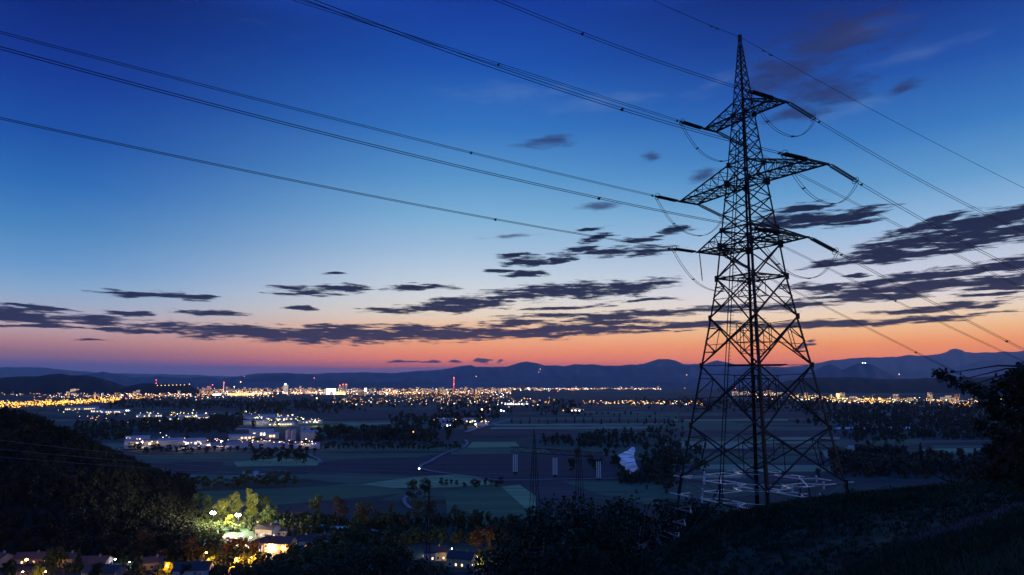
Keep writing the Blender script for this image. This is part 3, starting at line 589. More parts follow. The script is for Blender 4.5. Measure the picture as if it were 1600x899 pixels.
for (u, v) in UV:
    b = MB(); x, y = (TC+A*7*u+D*7*v).xy; fz = hill_z(x, y)-.8
    zz = [fz, -10.9, -5, 1.95, 7.53, 12.2, 16.06, 23.72, 32.15, 42.2]
    for i in range(len(zz)-1):
        w = interp(zz[i], [(-20, .34), (0, .27), (16, .2), (32, .12), (42, .08)])
        P0, P1 = cn(zz[i], u, v), cn(zz[i+1], u, v); inw = Vector((0, 0, zz[i]))-P0
        b.angle(P0, P1, w, inw, t=.04)
    b.box(*(lambda c: (c.x-.7, c.x+.7, c.y-.7, c.y+.7, fz-.6, fz+.9))(cn(fz, u, v)), m=1)
    padd(b, 'leg', [steel, wall_g]); foot[(u, v)] = fz
def face(i): return UV[i], UV[(i+1) % 4]
# body bracing, one part per face
lv_big = [-10.9, -5, 1.95, 7.53, 12.2]
sub1 = list(np.linspace(12.2, 16.06, 2))+[18.03]+list(np.linspace(18.03, 23.72, 4))[1:]+[26.02]+list(np.linspace(26.02, 32.15, 5))[1:]+[33.78]
z = 33.78
pk = [33.78]
while pk[-1] < 41.2: pk.append(min(pk[-1]+max(.55, (42.6-pk[-1])*.19), 41.9))
for i in range(4):
    (u0, v0), (u1, v1) = face(i); b = MB()
    L = lambda z: cn(z, u0, v0); R = lambda z: cn(z, u1, v1)
    for z0, z1 in zip(lv_big[:-1], lv_big[1:]):
        w = .2 if z0 < 5 else .16
        a0, a1, b0, b1 = L(z0), L(z1), R(z0), R(z1)
        b.bar(a0, b1, w, w2=.1); b.bar(b0, a1, w, w2=.1)
        # redundants: each leg half is braced to the diagonals
        d1 = lambda t: a0.lerp(b1, t); d2 = lambda t: b0.lerp(a1, t)
        zm = (z0+z1)/2; lm, rm = L(zm), R(zm); w2 = .085
        sw = (a0-b0).length/((a0-b0).length+(a1-b1).length)   # crossing parameter
        cx = d1(sw); t1, t2 = sw*.5, sw+(1-sw)*.5
        for P, Q in ((lm, d1(t1)), (rm, d2(t1)), (lm, d2(t2)), (rm, d1(t2))): b.bar(P, Q, w2)
        for z_, P in ((d1(t1).z, d1(t1)), (d2(t2).z, d2(t2))): b.bar(L(z_), P, w2)
        for z_, P in ((d2(t1).z, d2(t1)), (d1(t2).z, d1(t2))): b.bar(R(z_), P, w2)
        if z0 < 7: b.bar(d1(t1), d2(t2), w2); b.bar(d2(t1), d1(t2), w2)
    for zs in (sub1, pk):
        for z0, z1 in zip(zs[:-1], zs[1:]):
            w = interp(z0, [(12, .13), (34, .08), (42, .055)])
            b.bar(L(z0), R(z1), w); b.bar(R(z0), L(z1), w)
    for z_ in (12.2, 16.06, 18.03, 23.72, 26.02, 32.15, 33.78): b.bar(L(z_), R(z_), interp(z_, [(12, .17), (34, .1)]))
    # below the belt: braces tapering to the foot
    fz0, fz1 = foot[(u0, v0)], foot[(u1, v1)]
    M = L(-12.9).lerp(R(-12.9), .5)
    for fn, fz in ((L, fz0), (R, fz1)):
        if fz < -13.6:
            b.bar(M, fn(fz+.6), .14)
            zz = -13.0
            while zz > fz+1.5:
                zz -= 1.45
    padd(b, 'face_bracing', steel)
# gusset plates at the main nodes
for z_, r_ in ((32.15, .26), (26.02, .3), (23.72, .42), (18.03, .3), (16.06, .45), (12.2, .35), (7.53, .32), (1.95, .3), (-5, .3), (-10.9, .3)):
    for u, v in UV: b = MB(); c = cn(z_, u, v); b.box(c.x-r_*.5, c.x+r_*.5, c.y-r_*.5, c.y+r_*.5, c.z-r_, c.z+r_); padd(b, 'gusset_plate', steel)
# horizontal diaphragms
for z_ in (32.15, 23.72, 16.06, 12.2, 1.95):
    b = MB()
    mids = [cn(z_, *face(i)[0]).lerp(cn(z_, *face(i)[1]), .5) for i in range(4)]
    for i in range(4): b.bar(mids[i], mids[(i+1) % 4], .1)
    b.bar(cn(z_, -1, -1), cn(z_, 1, 1), .08); b.bar(cn(z_, 1, -1), cn(z_, -1, 1), .08); padd(b, 'diaphragm', steel)
for z_ in (10.0, 4.6, -1.6):  # inner hanging frames seen through the lower body
    b2 = MB()
    q = [cn(z_, *u)*.35+Vector((0, 0, z_))*.65 for u in UV]; q2 = [p+Vector((0, 0, 2.2 if z_ > 0 else 2.4)) for p in q]
    for i in range(4):
        b2.bar(q[i], q[(i+1) % 4], .08); b2.bar(q2[i], q2[(i+1) % 4], .08); b2.bar(q[i], q2[i], .07); b2.bar(q[i], q2[(i+1) % 4], .06)
        b2.bar(q2[i], cn(z_+2.6, *UV[i]), .07); b2.bar(q[i], cn(z_-.3, *UV[i]), .07)
    padd(b2, 'inner_frame', steel)
# climbing guard belt, its glints painted in as brighter steel
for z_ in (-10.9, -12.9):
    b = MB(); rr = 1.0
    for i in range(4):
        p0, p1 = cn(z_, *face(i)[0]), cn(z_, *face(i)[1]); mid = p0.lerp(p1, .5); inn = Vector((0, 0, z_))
        for q_ in range(7): b.bar(p0.lerp(p1, q_/7), p0.lerp(p1, (q_+1)/7), .13, (0, 2, 0, 0, 2, 0, 2)[(q_+i*2) % 7], .09)  # bright and dull segments alternate as painted glints
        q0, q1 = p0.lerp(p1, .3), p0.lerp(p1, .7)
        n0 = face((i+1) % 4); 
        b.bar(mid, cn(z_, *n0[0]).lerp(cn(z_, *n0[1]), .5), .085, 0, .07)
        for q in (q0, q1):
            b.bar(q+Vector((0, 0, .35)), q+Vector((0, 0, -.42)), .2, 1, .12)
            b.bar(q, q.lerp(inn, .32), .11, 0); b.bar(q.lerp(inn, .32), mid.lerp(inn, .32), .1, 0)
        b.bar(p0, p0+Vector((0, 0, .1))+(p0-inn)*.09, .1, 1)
    padd(b, 'guard_belt', [galv_glint, mat('zinc_painted_glint', (.85, .88, .9), .3, .2), galv2])
b = MB()
for i in range(4):
    for t in (.0, .5, 1):
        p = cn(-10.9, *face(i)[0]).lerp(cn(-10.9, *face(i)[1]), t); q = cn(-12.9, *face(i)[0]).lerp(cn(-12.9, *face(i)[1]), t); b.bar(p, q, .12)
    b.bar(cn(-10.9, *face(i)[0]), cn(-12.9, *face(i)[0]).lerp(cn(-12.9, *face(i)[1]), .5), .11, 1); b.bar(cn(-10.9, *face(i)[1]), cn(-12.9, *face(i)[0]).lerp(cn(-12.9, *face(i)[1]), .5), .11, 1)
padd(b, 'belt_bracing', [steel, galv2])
b = MB(); zc_ = [-14.5, -16.0, -17.4]
for k, z_ in enumerate(zc_):
    p = cn(z_, -1, -1); q = cn(z_, 1, -1); r_ = cn(z_, -1, 1); t = .19-.045*k
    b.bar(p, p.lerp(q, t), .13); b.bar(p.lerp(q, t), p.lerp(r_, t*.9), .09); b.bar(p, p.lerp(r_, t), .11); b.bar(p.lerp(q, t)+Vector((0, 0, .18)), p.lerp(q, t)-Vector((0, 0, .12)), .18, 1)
padd(b, 'foot_bracing', [galv2, mat('zinc_painted_glint', (.85, .88, .9))])  # pale tips are glints painted onto the lower leg braces
# ladder up the middle of the left near face
b = MB()
lad = lambda z, s: cn(z, -1, -1).lerp(cn(z, 1, -1), .5)+A*s*.22+D*.1
for s in (-1, 1): b.bar(lad(-13, s), lad(30, s), .1)
z_ = -13
while z_ < 30: b.bar(lad(z_, -1), lad(z_, 1), .035); z_ += .42
padd(b, 'ladder', steel)
# crossarms
ARM = [(32.15, 33.78, 5.458, 32.05, 1.0), (23.72, 26.02, 9.816, 23.48, 1.55), (16.06, 18.03, 6.354, 16.09, 2.15)]
tips = {}
for k, (zb, zt, al, az_, hw) in enumerate(ARM):
    for sgn in (-1, 1):
        b = MB(); rb = [cn(zb, sgn, v) for v in (-1, 1)]; rt = [cn(zt, sgn, v) for v in (-1, 1)]
        tp = [A*al*sgn+D*hw*v+Vector((0, 0, az_)) for v in (-1, 1)]; tips[(k, sgn)] = [t+TC for t in tp]
        n = 4 if k == 0 else (6 if k == 1 else 4); wm_ = .17
        for j in (0, 1):
            b.bar(rb[j], tp[j], wm_); b.bar(rt[j], tp[j], .14)
            for q in range(n):
                f0, f1 = q/n, (q+1)/n
                b.bar(rb[j].lerp(tp[j], f0), rt[j].lerp(tp[j], f1), .07) if q < n-1 else None
                if q: b.bar(rb[j].lerp(tp[j], f0), rt[j].lerp(tp[j], f0), .07)
        for q in range(n):
            f0, f1 = q/n, (q+1)/n
            b.bar(rb[0].lerp(tp[0], f1), rb[1].lerp(tp[1], f1), .08)
            b.bar(rb[0].lerp(tp[0], f0), rb[1].lerp(tp[1], f1), .065); b.bar(rb[1].lerp(tp[1], f0), rb[0].lerp(tp[0], f1), .065)
            if q: b.bar(rt[0].lerp(tp[0], f0), rt[1].lerp(tp[1], f0), .06)
            b.bar(rt[q % 2].lerp(tp[q % 2], f0), rt[1-q % 2].lerp(tp[1-q % 2], f1), .06)
        ov = D*.25
        b.bar(tp[0]-ov, tp[1]+ov, .2)
        padd(b, 'crossarm', steel, label='%s %s crossarm' % (('top', 'long middle', 'lower')[k], 'right' if sgn > 0 else 'left'))
b = MB(); b.box(-.2, .2, -.2, .2, 41.8, 42.5); padd(b, 'peak_cap', steel)

# ------------------------------------------------------------------ insulators and conductors
LV = ['top', 'middle', 'lower']; SD = {1: 'right', -1: 'left'}
DI = -Vector((math.sin(math.radians(58)), math.cos(math.radians(58)), 0)); DO = Vector((math.sin(math.radians(72)), math.cos(math.radians(72)), 0))
def onplane(start, dr, px, py):
    """where the sight line through a surveyed point meets the vertical plane of the wire; returns (t, z)"""
    r = ray(px, py); # start.x+dr.x t = r.x*(start.y+dr.y t)
    t = (r.x*start.y-start.x)/(dr.x-r.x*dr.y); return t, r.z*(start.y+dr.y*t)
INS = {(0, -1, 'i'): (1068, 190), (1, -1, 'i'): (1026, 302), (2, -1, 'i'): (1050, 389), (0, 1, 'i'): (1176, 150), (1, 1, 'i'): (1230, 249), (2, 1, 'i'): (1178, 353),
       (0, -1, 'o'): (1152, 219), (1, -1, 'o'): (1122, 330), (2, -1, 'o'): (1163, 417), (0, 1, 'o'): (1268, 186), (1, 1, 'o'): (1336, 284), (2, 1, 'o'): (1308, 395)}
WIRE = {(0, -1, 'i'): [(779, 100.6), (462, 0)], (1, -1, 'i'): [(736, 238.4), (400, 155), (0, 50.5)], (2, -1, 'i'): [(774, 343), (400, 270), (0, 185)],
        (0, 1, 'i'): [(1000, 87), (910, 51), (777, 0)], (1, 1, 'i'): [(1135, 221), (972.6, 169.3), (750, 96.5), (482, 0)], (2, 1, 'i'): [(936.5, 311.4), (750, 267), (400, 180), (0, 76)],
        (0, -1, 'o'): [(1250, 274), (1407.6, 354), (1600, 451.5)], (1, -1, 'o'): [(1225, 384), (1399, 471), (1513, 525), (1598, 564)], (2, -1, 'o'): [(1241, 455), (1431, 551), (1512, 592.5)],
        (0, 1, 'o'): [(1410, 266.5), (1600, 363)], (1, 1, 'o'): [(1347.6, 290), (1450, 348), (1600, 426.5)], (2, 1, 'o'): [(1322.6, 401.4), (1450, 469), (1573, 534), (1600, 546)]}
ends = {}
def insulator(p0, p1, label, m, group, twin=True, rdisc=.15, name='insulator_string'):
    o = empty(name, p0, label=label, cat='insulator', group=group); d = (p1-p0); L = d.length; dn = d.normalized()
    side = dn.cross(Vector((0, 0, 1)));
    side = side.normalized() if side.length > .1 else Vector((1, 0, 0))
    for s in ((-1, 1) if twin else (0,)):
        b = MB(); o_ = side*.2*s; ts = np.arange(.35, L-.35, .17); pts = [dn*.1+o_]; rr = [.03]
        for t in ts: pts += [dn*t+o_, dn*(t+.05)+o_, dn*(t+.10)+o_]; rr += [.05, rdisc, .05]
        pts.append(dn*(L-.1)+o_); rr.append(.03); b.tube(pts, rr, 8); b.obj('disc_string', m, o)
    b = MB()
    if twin:
        for t in (.15, L-.15): b.bar(dn*t-side*.3, dn*t+side*.3, .09)
        cc = dn*(L-.35); up = side.cross(dn).normalized(); ring = [cc+side*math.cos(a)*.42+up*math.sin(a)*.42 for a in np.linspace(0, 2*math.pi, 15)]
        b.tube(ring, .03, 5, cap=False)
    b.bar((0, 0, 0), dn*.2, .08); b.bar(dn*(L-.2), dn*L, .08); b.obj('fittings', steel, o); return o
WAY = {'i': 'incoming side', 'o': 'valley side'}
def conductor(start, dr, coef, T, label, spacers, twin=True, name='power_line', r=.028, gap=.2):
    b0, c0 = coef; o = empty(name, start, label=label, cat='power line'); side = Vector((-dr.y, dr.x, 0))
    P = lambda t: Vector((dr.x*t, dr.y*t, b0*t+c0*t*t))
    for s in ((-1, 1) if twin else (0,)):
        b = MB(); b.tube([P(t)+side*gap*s for t in np.linspace(0, T, 60)], r, 5); b.obj('cable', cable_m, o)
    for t in spacers:
        b = MB(); p = P(t)
        if twin: b.bar(p-side*gap*1.15, p+side*gap*1.15, .09); b.box(p.x-.09, p.x+.09, p.y-.09, p.y+.09, p.z-.16, p.z+.02)
        else: b.bar(p-dr*.25+Vector((0, 0, -.12)), p+dr*.25+Vector((0, 0, -.12)), .08)
        b.obj('spacer' if twin else 'damper', steel, o)
    return o
def fit(start, dr, pts):
    M = []; Z = []
    for px, py in pts:
        t, z = onplane(start, dr, px, py); M.append((t, t*t)); Z.append(z-start.z)
    if len(pts) == 1: return Z[0]/M[0][0], 0., M[0][0]
    s, *_ = np.linalg.lstsq(np.array(M), np.array(Z), rcond=None); return s[0], max(s[1], 0.00002), M[-1][0]
def extend(b0, c0, te_): return te_*1.25
for (k, sgn, w), ipx in INS.items():
    tp = tips[(k, sgn)]; p0 = tp[0]-D*.25 if w == 'i' else tp[1]+D*.25; dr = DI if w == 'i' else DO
    r = ray(*ipx); t = 3.9; p1 = p0+dr*t; 
    b0, c0, tt = fit(p0, dr, WIRE[(k, sgn, w)])
    p1 = Vector((p0.x+dr.x*t, p0.y+dr.y*t, p0.z+b0*t+c0*t*t))
    p1 = p0+(p1-p0).normalized()*4.1
    insulator(p0, p1, 'dark twin insulator string on the %s of the %s %s crossarm' % (WAY[w], LV[k], SD[sgn]), porc, 'tension insulator strings on the big pylon')
    ends[(k, sgn, w)] = p1
    b0, c0, tt = fit(p1, dr, WIRE[(k, sgn, w)])
    sps = [t_ for t_ in (onplane(p1, dr, *q)[0] for q in {(0, -1, 'i'): [(779, 100)], (1, -1, 'i'): [(736, 238)], (2, -1, 'i'): [(774, 343)], (0, 1, 'i'): [(910, 51)], (1, 1, 'i'): [(972, 169)], (2, 1, 'i'): [(936, 311)], (1, -1, 'o'): [(1399, 471)], (2, -1, 'o'): [(1431, 551)], (2, 1, 'o'): [(1573, 534)]}.get((k, sgn, w), [])) ]
    conductor(p1, dr, (b0, c0), extend(b0, c0, tt), 'twin cable running %s from the %s %s crossarm' % ('up to the left' if w == 'i' else 'down to the right', LV[k], SD[sgn]), [.5]+sps)
pk_ = TC+Vector((0, 0, 42.3))
for w, dr, pts, lab in (('i', DI, [(1120, 45), (1075, 24), (1018.7, 0)], 'thin single earth wire rising left from the pylon peak'), ('o', DO, [(1193, 79), (1285, 130), (1400, 191), (1600, 294)], 'thin single earth wire falling right from the pylon peak')):
    b0, c0, tt = fit(pk_, dr, pts); conductor(pk_, dr, (b0, c0), tt*1.3, lab, [onplane(pk_, dr, *pts[0])[0]+q for q in (0, 1.0)]+([onplane(pk_, dr, 1205, 87)[0]] if w == 'o' else []), twin=False, name='earth_wire', r=.026)
for k in range(3):
    for sgn in (-1, 1):
        a, b_ = ends[(k, sgn, 'i')], ends[(k, sgn, 'o')]; sag = (3.4, 3.7, 4.0)[k]
        o = empty('jumper_loop', a, label='drooping twin jumper cable under the %s %s crossarm' % (LV[k], SD[sgn]), cat='jumper cable'); side = Vector((-D.y, D.x, 0))
        P = lambda t: (b_-a)*t+Vector((0, 0, -sag*(1-abs(2*t-1)**2.3)))
        for s in (-1, 1): b = MB(); b.tube([P(t)+side*.16*s for t in np.linspace(0, 1, 30)], .028, 5); b.obj('cable', cable_m, o)
        for t in (.25, .62): b = MB(); p = P(t); b.bar(p-side*.2, p+side*.2, .12); b.obj('spacer', steel, o)
p0 = tips[(2, -1)][0]+D*.3; insulator(p0, p0+Vector((.25, 0, -3.6)), 'single hanging insulator string holding the lower left jumper', porc, None, twin=False, rdisc=.09)

# portal pylon below
PY = 190.; pw = [at(835, 712, PY), at(905, 715, PY+8)]
por = empty('portal_pylon', (pw[0].x, pw[0].y, -60), label='dim portal pylon with two lattice masts and pale hanging insulators below the hill', cat='pylon')
bx = Vector((pw[0].x, pw[0].y, -60))
b = MB()
beamL, beamR = at(798, 706, PY-4), at(942, 715, PY+12)
for dz in (0, 1.3): b.bar(beamL-bx+Vector((0, 0, dz*(0 if False else 1))), beamR-bx+Vector((0, 0, dz)), .2)
for i in range(18):
    f0, f1 = i/18, (i+1)/18; b.bar(beamL.lerp(beamR, f0)-bx+Vector((0, 0, 1.3*(i % 2))), beamL.lerp(beamR, f1)-bx+Vector((0, 0, 1.3*((i+1) % 2))), .1)
b.obj('crossbeam', steel, por)
dirb = (beamR-beamL).normalized(); pb = Vector((-dirb.y, dirb.x, 0))
for p in pw:
    b = MB(); top = p+Vector((0, 0, 7.2)); fz = hill_z(p.x, p.y)-1
    ft = [Vector((p.x, p.y, fz))+dirb*sx*2.9+pb*sy*2 for sx, sy in ((-1, -1), (1, -1), (1, 1), (-1, 1))]
    ft_top = [p+dirb*sx*.5+pb*sy*.4 for sx, sy in ((-1, -1), (1, -1), (1, 1), (-1, 1))]
    for q, q2 in zip(ft, ft_top): b.bar(q-bx, q2-bx, .12); b.bar(q2-bx, top-bx, .08)
    for i in range(4):
        for j in range(9):
            b.bar(ft[i].lerp(ft_top[i], j/9)-bx, ft[(i+1) % 4].lerp(ft_top[(i+1) % 4], (j+1)/9)-bx, .06)
        for j in range(5): b.bar(ft_top[i].lerp(top, j/5)-bx, ft_top[(i+1) % 4].lerp(top, (j+1)/5)-bx, .07)
    b.obj('mast', steel, por)
pins = []
for i, (px, f_) in enumerate(((805, .05), (867, .48), (935, .95))):
    p = at(px, 709+(px-805)*.085, PY+(px-805)*.08); g = Vector((0, 0, -5.0))
    o = empty('insulator_set', p, label='pale triple insulator set, %s of three under the portal pylon beam' % ('left', 'middle', 'right')[i], cat='insulator')
    for s in (-1, 0, 1):
        b = MB(); pts, rr = [], []
        for t in np.arange(.2, 4.8, .16): pts += [Vector((s*.5, 0, -t)), Vector((s*.5, 0, -t-.05)), Vector((s*.5, 0, -t-.1))]; rr += [.06, .18, .06]
        b.tube(pts, rr, 8); b.obj('disc_string', glassins, o)
    b = MB(); b.bar((-.6, 0, -.1), (.6, 0, -.1), .12); b.bar((-.6, 0, -5), (.6, 0, -5), .2); b.bar((0, 0, -.1), (0, 0, -5), .05); b.box(-.3, .3, -.1, .1, -5.5, -5.05); b.obj('yoke', steel, o); pins.append(p+Vector((0, 0, -5.4)))
lw = mat('pale_cable', (.3, .34, .42), .5, .4)
for i, (p, q, nm_) in enumerate(((pins[0], (0, 688), 'upper'), (pins[1], (0, 702), 'middle'), (pins[2], (0, 714), 'lowest'))):
    e = at(q[0], q[1], 215.); o = empty('power_line', p, label='%s faint pale cable crossing in front of the forested hill' % nm_, cat='power line')
    b = MB(); 
    b.tube([(e-p)*t*1.3+Vector((0, 0, -4*4*(t*1.3)*(1-t*1.3)*.5)) for t in np.linspace(0, 1, 50)], .022, 5); b.obj('cable', lw, o)
# slim mast near the green slope
mp_ = at(671, 752, 260); fz = -75; o = empty('lattice_mast', (mp_.x, mp_.y, fz), label='slim dark lattice mast standing among trees left of the green slope', cat='mast')
b = MB(); Hm = mp_.z-fz
for sx, sy in UV: b.bar((sx*.9, sy*.9, 0), (sx*.15, sy*.15, Hm), .16)
for j in range(22):
    s0, s1 = .9-.75*j/22, .9-.75*(j+1)/22
    for i in range(4):
        u0, u1 = UV[i], UV[(i+1) % 4]; b.bar((u0[0]*s0, u0[1]*s0, Hm*j/22), (u1[0]*s1, u1[1]*s1, Hm*(j+1)/22), .08)
b.obj('mast', steel, o); b = MB(); b.bar((-2.2, 0, Hm*.86), (2.2, 0, Hm*.86), .16); b.bar((-1.4, 0, Hm*.95), (1.4, 0, Hm*.95), .14); b.obj('crossarm', steel, o)

# ------------------------------------------------------------------ city, villages and lamps
def lamp_geo(mb, p, h, r, mi, pole=True):
    if pole: mb.bar((p[0], p[1], p[2]), (p[0], p[1], p[2]+h), max(.16, r*.12), 0)
    mb.ball((p[0], p[1], p[2]+h), r, mi, 6, 4, .7)
EK = list(E_); EM = [pole_m]+[E_[k] for k in EK]
LP = {}
def lamp_proto(col, r, h):
    key = (col, round(r, 2), h)
    if key not in LP: b = MB(); lamp_geo(b, (0, 0, 0), h, r, 1); LP[key] = b.mesh('street_lamp', [pole_m, E_[col]])
    return LP[key]
def pick(pal): return R2.choices([p[0] for p in pal], [p[1] for p in pal])[0]
CITYP = [('warm', 6), ('orange', 4), ('yellow', 2), ('white', 3), ('pink', 2), ('cool', .6), ('red', .25)]
YEL = [('yellow', 7), ('orange', 3), ('warm', 1)]; IND = [('green', 4), ('warm', 4), ('white', 1.5), ('yellow', 4), ('orange', 1)]; PALE = [('white', 2), ('pink', 3), ('warm', 4), ('orange', 1)]
# (x0, x1, y at x0, y at x1, spread, count, palette, radius, group)
Z = [(200, 420, 612, 613, 7, 190, CITYP, 2.6), (400, 620, 613, 613, 6, 230, CITYP, 3.0), (600, 800, 612, 612, 6, 230, CITYP, 3.0), (780, 905, 609, 608.5, 2.6, 90, CITYP, 4.2), (880, 1035, 608.5, 608, 1.8, 80, CITYP, 4.2), (1035, 1110, 606.5, 606, 1.5, 14, CITYP, 4.5),
     (600, 770, 616, 617, 2, 60, YEL, 2.3), (345, 520, 615.5, 616, 1.6, 70, PALE, 3.2), (200, 330, 618, 620, 6, 110, CITYP, 2.2), (100, 210, 611, 618, 7, 100, CITYP, 2.2), (0, 110, 612, 618, 8, 36, CITYP, 2.0), (60, 190, 622, 622, 2.5, 40, CITYP, 1.8),
     (330, 420, 616, 620, 5, 60, CITYP, 2.2), (1140, 1225, 613, 618, 6, 60, CITYP, 2.2), (1230, 1400, 623, 630, 5, 190, YEL+[('warm', 6), ('green', 3)], 2.4), (1390, 1530, 628, 631, 3.5, 90, YEL+[('warm', 5), ('green', 2)], 1.9),
     (1480, 1520, 636, 638, 2, 18, YEL, 1.5), (1560, 1600, 626, 630, 3, 8, YEL, 1.6), (905, 1100, 632.5, 634, 1.4, 70, YEL+[('warm', 4), ('white', 3)], 1.7), (520, 860, 628, 633, 7, 95, [('warm', 4), ('yellow', 4), ('white', 2), ('orange', 2)], 1.6), (600, 800, 622, 623, 2.5, 50, YEL+[('warm', 3)], 1.8),
     (-10, 90, 637, 633, 4, 120, YEL, 2.2), (90, 188, 633, 627, 2.6, 150, YEL, 2.3), (210, 240, 625.5, 623, 1.2, 20, YEL, 1.5)]
stuff = MB(); EKi = {k: i+1 for i, k in enumerate(EK)}
for x0, x1, y0, y1, sp_, n, pal, r in Z:
    for _ in range(int(n*(1.2 if x0 > 1220 else 2.1 if x0 < 620 else 1.9))):
        f = R2.random(); px = x0+(x1-x0)*f; py = y0+(y1-y0)*f+R2.gauss(0, .5)*sp_*1.1
        g = gnd(px, max(py, 605.5)); lamp_geo(stuff, g, R2.choice((7, 9, 12, 18)), r*R2.uniform(.5, 1.25), EKi[pick(pal)], False)
stuff.obj('city_lights', EM, label='carpet of small distant city street lights spread along the far edge of the valley', cat='city lights', kind='stuff')
# individually built lamps, nearer districts
ZI = [(90, 240, 646, 650, 5, 26, IND, 1.2, 'pale lamp in the yards left of the factories'), (115, 250, 656, 664, 4, 14, PALE, 1.0, 'small lamp in the dark hamlet behind the forested hill'), (265, 350, 650, 656, 6, 40, IND, 1.1, 'greenish white yard lamp in the lit works left of the silos'),
      (380, 440, 650, 665, 6, 36, IND, 1.05, 'yellow green lamp in the lit works behind the silos'), (430, 500, 655, 664, 5, 30, IND, 1.0, 'pale green lamp beside the silos and the bright lawn'), (195, 250, 692, 699, 3.5, 16, PALE, .8, 'lamp in the small lit estate near the forested hill'), (250, 330, 690, 702, 5, 28, PALE, .75, 'pinkish white lamp among the parked rows of the factory yard'),
      (330, 500, 694, 701, 4, 42, PALE, .7, 'small pinkish lamp along the road in front of the silos'), (675, 765, 659, 664, 3.2, 34, [('warm', 4), ('white', 4), ('yellow', 3)], .95, 'bright lamp in the small works beside the farm road'), (885, 912, 640, 644, 1.6, 9, [('warm', 3), ('yellow', 3)], 1.0, 'lamp of the lone bright farm in the far fields'), (790, 822, 632, 634, 1, 8, [('warm', 1)], 1.2, 'warm lamp by the long far shed')]
for x0, x1, y0, y1, sp_, n, pal, r, lab in ZI:
    for _ in range(n):
        f = R2.random(); g = gnd(x0+(x1-x0)*f, y0+(y1-y0)*f+R2.gauss(0, .5)*sp_); c = pick(pal)
        put('street_lamp', lamp_proto(c, r*R2.choice((.6, .8, 1.0, 1.2)), 8), loc=g, label=lab, cat='street lamp', group='lamps: '+lab)
